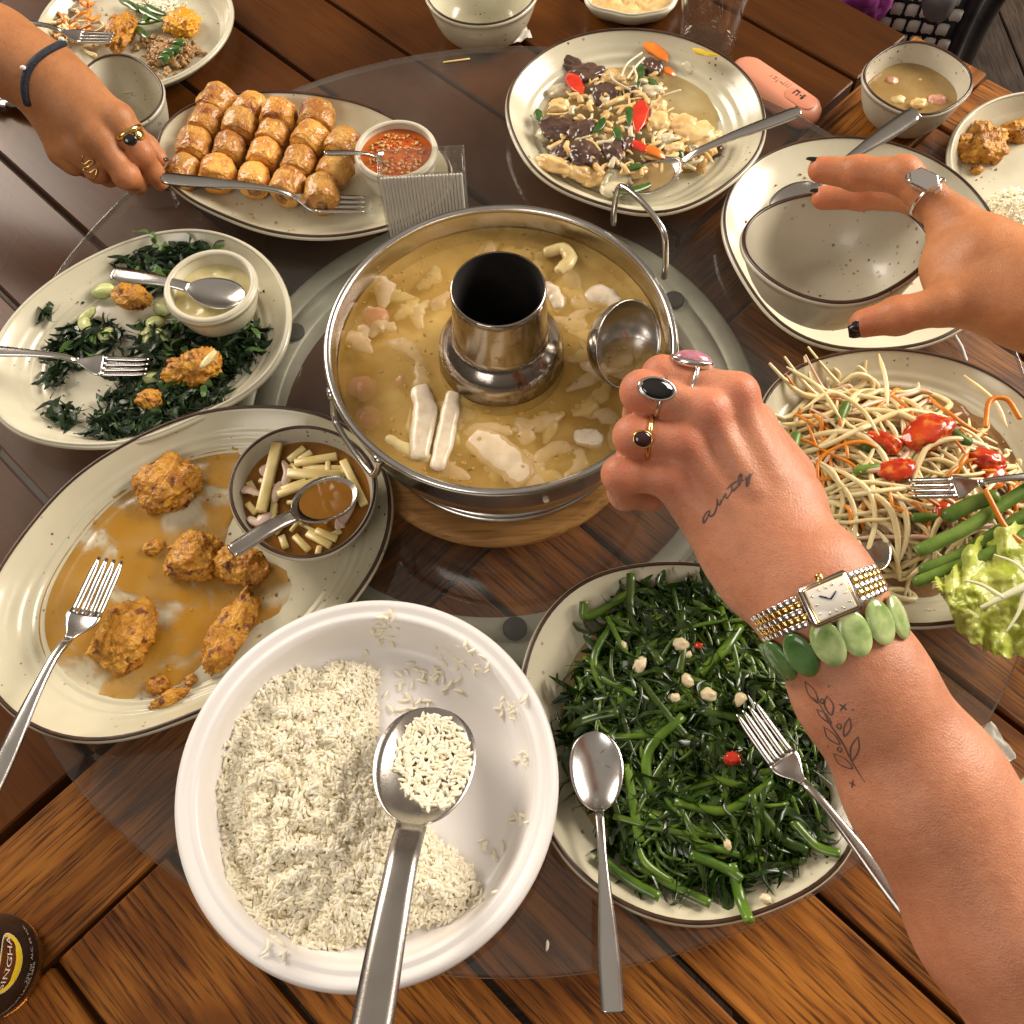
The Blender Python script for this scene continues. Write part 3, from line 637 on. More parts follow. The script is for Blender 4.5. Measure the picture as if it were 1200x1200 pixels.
spoon(P(696, 857, .0690), P(718, 1187, .0700), 'steel table spoon beside the water spinach, handle over the table', bw=.108, hw=.042, arch=.02, neck=.017, square=True)
fork(P(872, 834, .0880), P(1078, 1085, .100), 'steel fork stuck in the water spinach beneath the forearm', STEELD, curl=.05)
spoon(P(736, 218, I_stir['zf']+.012), P(938, 128, .100), 'steel spoon leaning in the mushroom stir fry', bw=.115, hw=.036)
fork(P(1066, 575, .0870), P(1292, 553, .098), 'steel fork resting on the papaya salad')
spoon(P(1010, 612, .0560), P(1050, 775, .092), 'steel spoon sunk in the papaya salad near the watch', bw=.14, bl=.38)
spoon(P(905, 256, .0500), P(1075, 130, .092), 'steel spoon on the dinner plate behind the held bowl', STEELD, hw=.050, bw=.12)
fork(P(133, 48, .036), P(-35, 20, .060), 'dark steel fork on the plate of noodles and mince', STEELD)

# ladle held in the hot pot
lroot = empty('ladle', P(738, 402, .128), 'steel ladle dipped at the side of the hot pot, held in a hand', 'ladle')
LC = D(737, 404, .700); ln = -cF*.76+cR*.60-cU*.22; lfr = frame_of(ln, cU)
lr = .0325; prof = [(lr*math.sin(a), -lr*.92*math.cos(a)*1.0) for a in np.linspace(.03, math.pi/2, 18)]
inner = [(max(.0004, r_-.0011), z+.0013) for r_, z in prof[::-1]]
mk('bowl', lathe(prof+[(lr+.0006, .0004), (lr-.0003, .0010)]+inner[1:], LC, 48, False, False, lfr), STEEL, lroot)
hp = [LC+lfr[0]*(-lr)+lfr[2]*.0005, LC-lfr[0]*(lr+.008)+lfr[2]*.012, D(770, 452, .63), D(795, 482, .52), D(822, 520, .455)]
mk('handle', tube(smooth_path(hp, 30), .0052, 10, .35, up=cR), STEEL, lroot)

def hit(bvh, px, py, off=.0002):
    d = Vector(ray(px, py).tolist()).normalized(); r_ = bvh.ray_cast(Vector(CAMP.tolist()), d)
    return (np.array(r_[0])+np.array(r_[1])*off, np.array(r_[1])) if r_[0] is not None else (None, None)
def bvh_of(o):
    b = wloc(o); return BVHTree.FromPolygons([v.co+b for v in o.data.vertices], [tuple(p.vertices) for p in o.data.polygons])
SPB = bvh_of(serv.children[0])

def spoon_fill(tip, end, bl, bw, lvl, m, label, depth=.05):
    L = float(np.linalg.norm(np.array(end)-np.array(tip))); rings = []
    for s_ in np.linspace(.05, 1, 8): rings.append(np.array([((bl*.47+bl*.40*s_*math.cos(a))*L, bw*.84*s_*math.sin(a)*L, -lvl*L) for a in np.linspace(0, 2*math.pi, 32, endpoint=False)]))
    return mk('spoonful_of_sauce', place(loft(rings, True, False), tip, end, (0, 0, 1)), m, label=label, cat='sauce')
SPS = liquid('sauce_in_spoon', (.26, .105, .012), (.36, .16, .025), .95, 30)
spoon_fill(P(414, 566, .0840), P(270, 646, .1155), .50, .18, .016, SPS, 'brown sauce held in the spoon over the mango bowl')
spoon_fill(P(736, 218, I_stir['zf']+.012), P(938, 128, .100), .31, .115, .012, liquid('stir_juice_in_spoon', (.30, .20, .08), (.42, .30, .13), .9, 30), 'cloudy juice held in the spoon on the stir fry')
_h = -.0255; _r = math.sqrt((lr-.0014)**2-(_h/.92)**2); mk('ladle_broth', lathe([(.0005, _h), (_r*.5, _h), (_r, _h+.0003)], LC, 32), liquid('pale_broth', (.50, .40, .24), (.60, .50, .33), .95, 40), label='spoonful of pale broth lying in the ladle bowl', cat='broth')
# ------------------------------------------------------------------ food
def fill(I, z, m, name, label, cat='food', dome=0.0, parent=None, n=10, rough=0.0, seed=0):
    s_ = I['well']+(1-I['well'])*max(0, (z-I['zf'])/(I['zr']-I['zf']))**(1/I['pw']) if z > I['zf'] else I['well']
    c, t, r, rm = I['c'], I['t'], I['r'], I['rm']; rings = []
    for s in np.linspace(.03, s_*.998, n):
        k = min(1, max(0, (s-.35)/.6)); rr = s*(r*k+(rm*.5+r*.5)*(1-k)); q = 1-(s/s_)**2
        rings.append(np.c_[c[0]+rr*np.cos(t), c[1]+rr*np.sin(t), [z+dome*q+(rough*q*fbm((c[0]+a*math.cos(b), c[1]+a*math.sin(b), seed), 70, 3) if rough else 0) for a, b in zip(rr, t)]])
    return mk(name, loft(rings, True, False), m, parent, label, cat)
FRY = mat('fried_crust', (.40, .140, .007), (.68, .335, .035), 75, .32, .66, rough=.40, bump=.9, bsc=230, bd=.004, c3=(.17, .045, .006), sc3=130, coat=.12)
ROLL = mat('fried_wrapper', (.46, .165, .018), (.70, .37, .075), 55, .34, .64, rough=.36, bump=.9, bsc=210, bd=.004, c3=(.28, .075, .006), sc3=44, coat=.35, brand=.24)
FILL_ = mat('roll_filling', (.16, .06, .02), (.42, .22, .08), 220, rough=.6, bump=.8, bsc=260, bd=.003)
cols = [[(214, 203), (227, 172), (242, 143), (255, 122)], [(255, 203), (268, 174), (281, 149), (294, 129)], [(297, 209), (309, 181), (319, 158), (327, 139)], [(338, 218), (350, 192), (364, 165), (371, 141)], [(377, 227), (392, 198), (403, 173)]]
zs = I_spring['zf']
def roll(c, ax, r_, hl, seed, label):
    V, Fc = ico(5); V = V.copy(); x = V[:, 0]; rho = np.hypot(V[:, 1], V[:, 2])+1e-9
    a = np.sign(x)*np.abs(x)**.55; q = rho**.34
    V2 = np.c_[a, V[:, 1]/rho*q, V[:, 2]/rho*q]
    ang = np.arctan2(V[:, 2], V[:, 1]); out = []
    for (p, t_, v0) in zip(V2, ang, V):
        k = 1+.085*fbm(p, 1.6, 3, seed)+.035*abs(fbm((p[0]*.6, p[1]*2.2, p[2]*2.2), 2.4, 3, seed+9))
        k += .07*math.exp(-(((t_-1.0+.25*p[0]+seed) % 6.283)-3.1)**2*30)           # overlapping flap of the sheet
        out.append((p[0]*hl*(1+.03*fbm(p, 3, 2, seed+3)), p[1]*r_*k, p[2]*r_*k))
    V3 = np.array(out); end = np.abs(V3[:, 0]) > hl*.9
    V3[end, 0] *= 1-.05*np.sin(np.hypot(V3[end, 1], V3[end, 2])/r_*9)                # coiled, sunken ends
    root = empty('spring_roll_piece', np.array(c)-np.array([0, 0, r_]), label, 'spring roll', 'spring roll pieces lined up on the oval plate')
    fr = frame_of((0, 0, 1), ax); f2 = np.array([fr[0], fr[1], fr[2]])
    mk('wrapper', (V3@f2+np.array(c), Fc), ROLL, root)
    for sg in (-1, 1):
        mk('filling', blob(np.array(c)+f2[0]*sg*hl*.93, (.002, r_*.62, r_*.62), seed+sg, .3, 3, 2, 3, f2), FILL_, root)
    return root
for ci, col_ in enumerate(cols):
    w3 = [P(a, b, zs+.0175) for a, b in col_]; ax = w3[-1]-w3[0]
    for k, c in enumerate(w3):
        rr_ = .0164+rnd.uniform(-.0018, .0014); c = c.copy(); c[2] = zs+rr_+.0005
        hl = np.linalg.norm(ax)/(len(w3)-1)*.52
        roll(c, ax+np.array([rnd.uniform(-.025, .025), rnd.uniform(-.02, .02), 0]), rr_, hl*rnd.uniform(.95, 1.02), rnd.uniform(0, 90), 'golden fried spring roll piece in a row on the oval plate')

# chilli sauce
CHILI = liquid('chilli_sauce', (.42, .055, .008), (.60, .18, .03), .93, 50)
fill(I_chil, .0775, CHILI, 'chilli_sauce', 'red chilli sauce in the small white dish', dome=.001)
NUT = mat('chopped_peanut', (.52, .30, .10), (.66, .44, .19), 90, rough=.4, sss=.2); CHFL = mat('chilli_flake', (.40, .02, .006), (.55, .05, .01), 90, rough=.3)
parts_n, parts_c = [], []
for i in range(260):
    a = rnd.uniform(0, 6.283); r_ = .0265*math.sqrt(rnd.random()); s_ = rnd.uniform(.0007, .0019)
    v, f = ico(1); q = v*np.array([s_, s_*rnd.uniform(.6, 1), s_*.7])@rotz(rnd.uniform(0, 3))+np.array([I_chil['c'][0]+r_*math.cos(a), I_chil['c'][1]+r_*math.sin(a), .0786+rnd.uniform(-.0003, .001)])
    (parts_c if rnd.random() < .28 else parts_n).append((q, f))
pn = empty('chopped_peanuts', (*I_chil['c'], .077), 'chopped peanuts and chilli flakes floating in the red sauce', 'peanuts', kind='stuff')
tag(mk('nut_crumbs', join(parts_n), NUT, pn), kind='stuff'); tag(mk('chilli_flakes', join(parts_c), CHFL, pn), kind='stuff')

# mayonnaise
MAYO = mat('mayonnaise', (.64, .55, .27), (.70, .61, .33), 40, rough=.22, sss=.3, bump=.12, bsc=60)
fill(I_mayo, .0715, MAYO, 'mayonnaise', 'pale yellow mayonnaise in the small cream dish', dome=.0015, rough=.0022, n=22)

# fried pieces
def fried(px, py, r, seed, label, I, rot=0.0, name='fried_chicken_piece', lift=0.0, amp=.30):
    g = P(px, py, I['zf']+r[2]*.7); zg = I['surf'](g[0], g[1])
    c = np.array([g[0], g[1], zg+r[2]*.62+lift]); 
    V, Fc = blob((0, 0, 0), r, seed, amp, 1.5, 4, 5, rotz(rot), .16, 5.5)
    V[:, 2] = np.where(V[:, 2] < -r[2]*.55, -r[2]*.55+(V[:, 2]+r[2]*.55)*.12, V[:, 2])
    return mk(name, (V+c, Fc), FRY, label=label, cat='fried chicken')
fried(196, 566, (.024, .022, .012), 1.3, 'square golden fried piece lying alone in the sauce', I_chick, .5)
fried(228, 652, (.020, .018, .012), 2.1, 'craggy fried piece in the middle of the saucy plate', I_chick, .2)
fried(281, 662, (.021, .015, .010), 3.4, 'fried piece touching the mango bowl on the saucy plate', I_chick, -.3)
fried(146, 745, (.021, .026, .012), 4.2, 'fried piece under the tines of the fork', I_chick, -.5)
fried(268, 742, (.031, .0125, .012), 5.5, 'long curled fried piece beside the rice bowl', I_chick, 1.15)
fried(184, 803, (.0075, .0065, .005), 6.2, 'small round fried crumb on the saucy plate', I_chick, 0)
fried(199, 819, (.0135, .0050, .0045), 7.7, 'small bent strip of fried batter on the saucy plate', I_chick, .4)
fried(223, 797, (.0045, .004, .003), 8.8, 'tiny fried crumb between the strip and long curled piece', I_chick, .4)
fried(180, 641, (.008, .006, .004), 9.1, 'small dark fried crumb beside the craggy piece', I_chick, .4)
fried(157, 352, (.018, .012, .009), 10.3, 'orange fried piece near the mayonnaise spoon', I_kale, -.5, lift=.006)
fried(237, 432, (.017, .016, .012), 11.8, 'fried piece with a streak of mayonnaise on the kale', I_kale, .8, lift=.006)
fried(210, 438, (.013, .012, .009), 12.4, 'dark fried piece half hidden beside the mayonnaise streaked one', I_kale, .1, lift=.004)
fried(178, 472, (.0105, .0095, .009), 13.9, 'small round fried piece on the kale', I_kale, .1, lift=.004)
mk('mayonnaise_streak', blob(P(244, 421, .078), (.010, .0035, .002), 3, .3, 2, 2, 3, rotz(1.0)), MAYO, label='streak of mayonnaise on a fried piece', cat='mayonnaise')
fried(1152, 166, (.026, .019, .014), 14.1, 'dark pointed fried piece on the coupe plate at the table edge', I_r, .7, amp=.4)
fried(1196, 152, (.020, .013, .010), 15.6, 'second fried piece on the coupe plate behind the pointed one', I_r, .2)
fried(1145, 199, (.006, .0045, .004), 16.6, 'small crumb of fried batter on the coupe plate', I_r, .2)

# sauces pooled on plates
def puddle(name, label, px, I, m, h=.0012, order=6, cat='sauce'):
    z = I['zf']+h; c, t, r = outline(d2(px, z), order); rings = []; r = r*np.array([1+.10*fbm((math.cos(q)*2, math.sin(q)*2, h*900), 1.6, 4) for q in t])
    for s in np.linspace(.04, 1, 22):
        e = 1 if s < .93 else math.sqrt(max(0, 1-((s-.93)/.07)**2))
        q = np.c_[c[0]+s*r*np.cos(t), c[1]+s*r*np.sin(t)]; rings.append(np.array([(a, b, max(I['zf'], I['surf'](a, b)*.999 if False else max(z-h*(1-e), I['surf'](a, b)-h*1.5 if s > .99 else 0))) for a, b in q]))
    return mk(name, loft(rings, True, False), m, label=label, cat=cat)
SOY = liquid('brown_sauce', (.44, .200, .004), (.58, .295, .012), .84, 15, .05, .45, holes=17)
puddle('brown_sauce', 'thin brown sauce pooled on the large oval plate', [(30, 720), (45, 660), (85, 615), (140, 575), (200, 545), (270, 525), (300, 528), (300, 560), (268, 600), (262, 640), (320, 660), (345, 690), (310, 720), (285, 745), (250, 770), (200, 800), (150, 825), (90, 815), (45, 780)], I_chick, SOY)
SOY2 = liquid('salad_dressing', (.24, .10, .025), (.38, .17, .045), .72, 22, .06, .5)
puddle('salad_dressing', 'reddish brown dressing pooled under the papaya salad', [(915, 530), (925, 490), (955, 460), (1010, 448), (1080, 450), (1150, 475), (1200, 520), (1215, 600), (1190, 660), (1140, 690), (1080, 697), (1010, 675), (950, 620)], I_pap, SOY2, .003)
YEL = liquid('stir_fry_juice', (.42, .28, .07), (.55, .40, .13), .62, 26, .06, .4)
puddle('stir_fry_juice', 'yellowish juice pooled on the stir fry plate', [(630, 150), (640, 110), (680, 80), (730, 72), (790, 78), (835, 100), (850, 135), (845, 170), (815, 195), (770, 212), (710, 218), (660, 200), (640, 180)], I_stir, YEL, .0025)
GRJ = liquid('spinach_juice', (.34, .20, .05), (.44, .28, .09), .6, 26, .06, .45)
puddle('spinach_juice', 'thin brown juice under the water spinach', [(638, 800), (655, 745), (700, 705), (760, 690), (850, 700), (920, 750), (960, 850), (965, 940), (920, 1000), (850, 1030), (770, 1030), (700, 990), (655, 920)], I_green, GRJ, .0015)

# kale
KALE = mat('crisp_kale', (.008, .020, .008), (.024, .052, .016), 120, rough=.38, brand=0, bump=.4, bsc=300); KALE2 = mat('green_kale', (.05, .11, .022), (.09, .17, .04), 100, rough=.4)
def ribbon(c, d, L, W, r_, lift, curl, nseg=7):
    d = np.array([math.cos(d), math.sin(d), 0]); n_ = np.array([-d[1], d[0], 0]); pts = []; k1, k2, k3 = r_.uniform(-1, 1), r_.uniform(-1, 1), r_.uniform(0, 6.3)
    for i in range(nseg):
        t_ = i/(nseg-1)-.5; pts.append(np.array(c)+d*L*t_+n_*curl*(k1*t_*t_*4+.5*k2*math.sin(t_*6))*L*.3+np.array([0, 0, lift*(.5+.5*math.sin(k3+t_*5))]))
    pts = np.array(pts); V = []; F_ = []
    for i, p in enumerate(pts):
        wv = W*math.sqrt(max(.06, 1-(2*i/(nseg-1)-1)**2))*(.8+.4*r_.random()); tw = k2*1.6+k1*2.2*(i/(nseg-1)-.5); s_ = n_*math.cos(tw)+np.array([0, 0, 1])*math.sin(tw)
        V += [p-s_*wv, p+np.array([0, 0, .25*wv]), p+s_*wv]
    for i in range(nseg-1):
        for j in (0, 1): a = i*3+j; F_.append((a, a+1, a+4, a+3))
    return np.array(V), F_
kc = [(203, 300, 40, 120), (168, 312, 30, 80), (240, 300, 22, 45), (180, 328, 20, 36), (95, 405, 30, 70), (120, 395, 22, 45), (75, 415, 16, 24), (180, 400, 26, 40), (210, 400, 26, 60), (270, 405, 36, 110), (290, 400, 22, 60), (240, 440, 30, 70), (180, 440, 34, 90), (200, 470, 28, 70), (170, 490, 36, 90), (130, 502, 22, 50), (215, 460, 24, 50), (70, 350, 12, 16), (100, 330, 14, 12), (135, 470, 16, 22), (75, 487, 18, 22), (65, 440, 14, 16), (140, 430, 14, 16), (58, 375, 8, 6), (250, 470, 16, 22)]
kparts = []; rk = random.Random(5)
for x, y, r_, n_ in kc:
    for _ in range(n_):
        a = rk.uniform(0, 6.283); q = r_*math.sqrt(rk.random()); g = P(x+q*math.cos(a), y+q*.8*math.sin(a), I_kale['zf']+.004)
        if math.hypot(g[0]-I_kale['c'][0], g[1]-I_kale['c'][1]) > .90*np.interp(math.atan2(g[1]-I_kale['c'][1], g[0]-I_kale['c'][0]) % (2*math.pi), I_kale['t'], I_kale['r'], period=2*math.pi): continue
        zz = I_kale['surf'](g[0], g[1])+.0015+rk.random()**1.5*(.011 if r_ > 17 else .003)*(1-q/r_*.6)
        kparts.append(ribbon((g[0], g[1], zz), rk.uniform(0, 6.3), rk.uniform(.012, .030), rk.uniform(.0014, .0036), rk, .004, 1.3))
kl = empty('fried_kale', (*I_kale['c'], I_kale['zf']), 'crisp shredded dark green kale scattered over the cream plate', 'kale', kind='stuff')
tag(mk('kale_shreds', join(kparts), KALE, kl), kind='stuff')
g2 = []
for _ in range(60):
    x, y, r_, n_ = rk.choice(kc[:17]); a = rk.uniform(0, 6.283); q = r_*math.sqrt(rk.random()); g = P(x+q*math.cos(a), y+q*.8*math.sin(a), I_kale['zf']+.008)
    g2.append(ribbon((g[0], g[1], I_kale['surf'](g[0], g[1])+.008+rk.random()*.004), rk.uniform(0, 6.3), rk.uniform(.010, .020), rk.uniform(.0020, .0034), rk, .003, .8))
tag(mk('green_shreds', join(g2), KALE2, kl), kind='stuff')
LIME = mat('lime_flesh', (.52, .58, .20), (.70, .73, .38), 140, rough=.28, sss=.3); LIMEP = mat('lime_peel', (.16, .26, .03), (.26, .36, .06), 90, rough=.35)
lime = [(122, 342, .2), (102, 370, .9), (104, 382, 2.0), (127, 394, 1.2), (190, 362, 2.6), (182, 381, .5), (174, 396, 1.7), (190, 395, 2.2), (181, 443, .1)]
ln_ = ['lime wedge lying beside the orange piece and mayonnaise spoon handle', 'lime wedge tucked on top of the kale clump by the fork neck', 'darker lime wedge under another in the kale by the fork neck', 'lime wedge at the edge of the kale just above the tines', 'green lime wedge beside the orange fried piece', 'pale lime wedge in the bare middle of the plate', 'pale lime wedge just below another in the plate middle', 'lime wedge half buried in kale by the middle', 'lime wedge beside the fork tines near the round fried piece']
for (x, y, a), lb in zip(lime, ln_):
    g = P(x, y, I_kale['zf']+.006); c = np.array([g[0], g[1], I_kale['surf'](g[0], g[1])+.007]); L_ = rk.uniform(.0085, .0115); R_ = rk.uniform(.0075, .0095); tl_ = rk.uniform(-.6, .6)
    fr = np.array([[1, 0, 0], [0, math.cos(tl_), math.sin(tl_)], [0, -math.sin(tl_), math.cos(tl_)]])@rotz(a); t_ = empty('lime_wedge', c-np.array([0, 0, .006]), lb, 'lime')
    arc = [(R_*math.sin(q), -R_*math.cos(q)*.75+R_*.30) for q in np.linspace(-1.15, 1.15, 9)]; fl_r, pe_r = [], []
    for u_ in np.linspace(-1, 1, 9):
        k = math.sqrt(max(.03, 1-u_*u_)); ap = R_*.50*k
        fl_r.append(np.array([(u_*L_, y_*k*.97, z_*k) for y_, z_ in arc]+[(u_*L_, R_*.25*k, ap*.7), (u_*L_, 0, ap), (u_*L_, -R_*.25*k, ap*.7)])); pe_r.append(np.array([(u_*L_*1.01, y_*k*1.03, z_*k-.0004) for y_, z_ in arc]))
    V_, F_l = loft(fl_r); mk('flesh', (V_@fr+c, F_l), LIME, t_)
    Vp = np.vstack(pe_r); mk('peel', (Vp@fr+c, grid_faces(9, 9, False)), LIMEP, t_)

# rice
RICE = mat('rice', (.88, .80, .60), (.94, .88, .72), 120, rough=.5, sss=.12, spec=.25); RICEB = mat('rice_bulk', (.86, .75, .52), (.92, .84, .64), 150, rough=.5, bump=.8, bsc=420, bd=.002)
def grain_base(L=.0035, R_=.00118):
    V = []; 
    for x, r_ in ((-1, .25), (-.6, .85), (0, 1), (.6, .9), (1, .3)):
        V.append(np.array([(x*L, R_*r_*math.cos(a), R_*r_*math.sin(a)) for a in np.linspace(0, 2*math.pi, 6, endpoint=False)]))
    return loft(V)
GB = grain_base()
def grains(pts, r_, flat=.35):
    out = []; V0, F0 = GB; n = len(V0); allV = np.empty((len(pts)*n, 3)); 
    for i, p in enumerate(pts):
        a = r_.uniform(0, 6.283); b = r_.gauss(0, flat); s_ = r_.uniform(.8, 1.25); d = np.array([math.cos(a)*math.cos(b), math.sin(a)*math.cos(b), math.sin(b)])
        fr = frame_of(d); M_ = np.array([fr[2], fr[0], fr[1]]); v = V0.copy(); v[:, 1] += .00035*np.cos(v[:, 0]/.0034*1.5); allV[i*n:(i+1)*n] = (v*s_)@M_+np.array(p)
    Fc = [tuple(k+i*n for k in f) for i in range(len(pts)) for f in F0]
    return allV, Fc
rr_ = random.Random(3)
rice_px = [(268, 850), (300, 805), (350, 787), (400, 778), (436, 786), (440, 830), (438, 880), (450, 930), (500, 975), (545, 1008), (556, 1040), (540, 1068), (500, 1085), (445, 1105), (385, 1112), (320, 1092), (280, 1060), (262, 1010), (256, 950), (258, 895)]
def on_rice(x, y, up=0.0):
    g = P(x, y, .06)
    for _k in range(12): g = P(x, y, .5*g[2]+.5*(rice_surf(g[0], g[1])+up))
    return g
rice_px = [(x+9*fbm((x, y, 0), .035, 3), y+9*fbm((x, y, 7.0), .035, 3)) for x, y, _ in smooth_path([(a, b, 0) for a, b in rice_px+rice_px[:1]], 90)[:-1]]
rpoly = np.array([on_rice(x, y, .004)[:2] for x, y in rice_px]); hump = lambda x, y: .020*min(1, edge_dist(rpoly, (x, y))/.040)**.55*(1+.20*fbm((x, y, 0), 40, 2)+.34*fbm((x, y, 3.0), 105, 3))
ricet = empty('steamed_rice', (rpoly[:, 0].mean(), rpoly[:, 1].mean(), .042), 'heap of steamed white rice in the white plastic bowl', 'rice')
lo = rpoly.min(0); hi = rpoly.max(0); nx = 60; gx = np.linspace(lo[0], hi[0], nx); gy = np.linspace(lo[1], hi[1], nx); idx = {}; V = []; F_ = []
for i, x in enumerate(gx):
    for j, y in enumerate(gy):
        ins = inside(rpoly, (x, y)); idx[i, j] = len(V); V.append((x, y, (rice_surf(x, y)*.5+.021+hump(x, y) if False else max(rice_surf(x, y)-.001, .0530)+(hump(x, y)-.0008 if ins else -.004))))
for i in range(nx-1):
    for j in range(nx-1):
        if any(inside(rpoly, (gx[a], gy[b])) for a in (i, i+1) for b in (j, j+1)): F_.append((idx[i, j], idx[i+1, j], idx[i+1, j+1], idx[i, j+1]))
mk('heap', (V, F_), RICEB, ricet)
gp = []
for p in sample_in(rpoly, 7400, 0, rr_):
    z = max(rice_surf(*p), .0535)+hump(*p); gp.append((p[0], p[1], z+rr_.uniform(-.0009, .0008)))
tag(mk('grains', grains(gp, rr_, .34), RICE, ricet), kind='stuff')
gp = []
for x, y, r_, n_ in [(445, 735, 22, 22), (520, 785, 30, 26), (560, 780, 18, 10), (600, 830, 16, 14), (615, 890, 12, 8), (607, 960, 12, 8), (480, 790, 20, 8), (470, 830, 30, 14), (575, 1000, 14, 6), (330, 1112, 16, 8), (560, 1060, 20, 10)]:
    for _ in range(n_):
        g = on_rice(rr_.gauss(x, r_*.5), rr_.gauss(y, r_*.5))
        gp.append((g[0], g[1], rice_surf(g[0], g[1])+.0010))
tag(mk('stray_grains', grains(gp, rr_, .2), RICE, ricet), kind='stuff')
gp = []
for _ in range(430):
    a = rr_.uniform(0, 6.283); q = math.sqrt(rr_.random()); x = 508+q*44*math.cos(a); y = 893+q*56*math.sin(a); g, _n = hit(SPB, x, y, .0008)
    if g is not None: gp.append((g[0], g[1], g[2]+.0035*(1-q*q)*rr_.random()))
sg = empty('spoonful_of_rice', P(510, 895, .072), 'clump of rice grains left in the serving spoon', 'rice', kind='stuff'); tag(mk('grains', grains(gp, rr_, .3), RICE, sg), kind='stuff')
gp = []
cw = P(1200, 232, .035); 
for _ in range(700):
    v = np.array([rr_.gauss(0, 1) for _ in range(3)]); v /= np.linalg.norm(v); v *= rr_.uniform(.7, 1.0)*np.array([.026, .030, .020]); v[2] = abs(v[2]); gp.append(cw+v-np.array([0, 0, .024]))
rc2 = empty('rice_clump', cw-np.array([0, 0, .024]), 'small mound of white rice on the coupe plate at the table edge', 'rice', kind='stuff'); tag(mk('grains', grains(gp, rr_, .6), RICE, rc2), kind='stuff'); mk('core', blob(cw-np.array([0, 0, .024]), (.024, .028, .018), 3, .1, 2, 2, 3), RICEB, rc2)

# water spinach
STEM = mat('spinach_stem', (.034, .082, .005), (.105, .185, .016), 40, rough=.28, brand=.5, coat=.3, bump=.15, bsc=120); LEAFD = mat('spinach_leaf', (.010, .026, .004), (.032, .070, .009), 70, rough=.25, coat=.3)
gpx = [(655, 835), (668, 790), (700, 735), (735, 682), (790, 672), (840, 680), (900, 720), (945, 790), (965, 870), (975, 950), (970, 995), (930, 1010), (895, 1040), (860, 1050), (800, 1042), (745, 1040), (715, 985), (690, 930), (665, 880)]
gpoly = np.array(d2(gpx, .065)); gz = lambda x, y: I_green['surf'](x, y)+.022*min(1, max(0, edge_dist(gpoly, (x, y)) if inside(gpoly, (x, y)) else 0)/.045)**.6
sp = empty('water_spinach', (*I_green['c'], I_green['zf']), 'heap of stir fried water spinach stems and dark leaves', 'greens')
lo = gpoly.min(0); hi = gpoly.max(0); nx = 44; gx = np.linspace(lo[0], hi[0], nx); gy = np.linspace(lo[1], hi[1], nx); idx = {}; V = []; F_ = []
for i, x in enumerate(gx):
    for j, y in enumerate(gy):
        idx[i, j] = len(V); V.append((x, y, gz(x, y)*1.0-.004+.003*fbm((x, y, 0), 120, 2)))
for i in range(nx-1):
    for j in range(nx-1):
        if all(inside(gpoly, (gx[a], gy[b])) for a in (i, i+1) for b in (j, j+1)): F_.append((idx[i, j], idx[i+1, j], idx[i+1, j+1], idx[i, j+1]))
mk('leaf_bed', (V, F_), LEAFD, sp)
rg = random.Random(21); lp = []
for p in sample_in(gpoly, 760, .004, rg): lp.append(ribbon((p[0], p[1], gz(*p)+rg.uniform(-.004, .002)), rg.uniform(0, 6.3), rg.uniform(.022, .046), rg.uniform(.0018, .0052), rg, .005, 1.8, 11))
for p in sample_in(gpoly, 260, .006, rg): lp.append(ribbon((p[0], p[1], gz(*p)+rg.uniform(.001, .006)), rg.uniform(0, 6.3), rg.uniform(.02, .04), rg.uniform(.0014, .0034), rg, .004, 2.2, 11))
tag(mk('wilted_leaves', join(lp), LEAFD, sp), kind='stuff')
def stem(pts, r_, parent, m, name='stem', flat=.75, n=8, seg=14): return mk(name, tube(smooth_path(pts, seg), r_, n, flat, caps='cut'), m, parent)
named = [((740, 670), (742, 720), (775, 780)), ((685, 700), (690, 715), (740, 690)), ((800, 715), (800, 760), (795, 790)), ((745, 790), (775, 830), (805, 865)), ((735, 895), (745, 950), (752, 985)), ((790, 940), (850, 950), (905, 915)),
         ((700, 1000), (740, 1030), (775, 1050)), ((745, 1010), (800, 1040), (835, 1058)), ((860, 1010), (870, 1050), (878, 1080)), ((885, 945), (920, 980), (950, 995)), ((820, 835), (880, 845), (905, 850)), ((760, 930), (760, 880), (800, 840)), ((880, 930), (890, 985), (880, 1010)), ((930, 960), (960, 990), (985, 1000)), ((810, 1000), (850, 1015), (872, 1030)), ((660, 850), (690, 840), (725, 835)), ((690, 780), (720, 800), (745, 815)), ((835, 690), (870, 720), (900, 760)), ((895, 690), (885, 730), (905, 770)), ((820, 790), (850, 760), (870, 730))]
for q in named:
    pts = []
    for k, (x, y) in enumerate(q):
        g = P(x, y, .068); z = (gz(g[0], g[1]) if inside(gpoly, g) else I_green['surf'](g[0], g[1]))+.005; pts.append(np.array([g[0], g[1], z+.002]))
    stem(pts, rg.uniform(.0029, .0038), sp, STEM)
for p in sample_in(gpoly, 300, .006, rg):
    a = rg.choice([rg.gauss(2.3, .5), rg.gauss(2.3, .5), rg.gauss(.7, .6), rg.uniform(0, 3.14)]); l = rg.uniform(.03, .085); z = gz(*p)+rg.uniform(-.002, .004); cv = rg.gauss(0, .14)
    d = np.array([math.cos(a), math.sin(a), 0]); n_ = np.array([-d[1], d[0], 0]); c = np.array([p[0], p[1], z]); pts = [c-d*l*.6, c+n_*cv*l+np.array([0, 0, .0022]), c+d*l*.6]
    pts = [np.array([q[0], q[1], max(q[2]-.003*(k != 1), I_green['surf'](q[0], q[1])+.003)]) for k, q in enumerate(pts)]
    if not all(inside(gpoly, q) for q in pts): continue
    stem(pts, rg.uniform(.0016, .0031), sp, STEM)
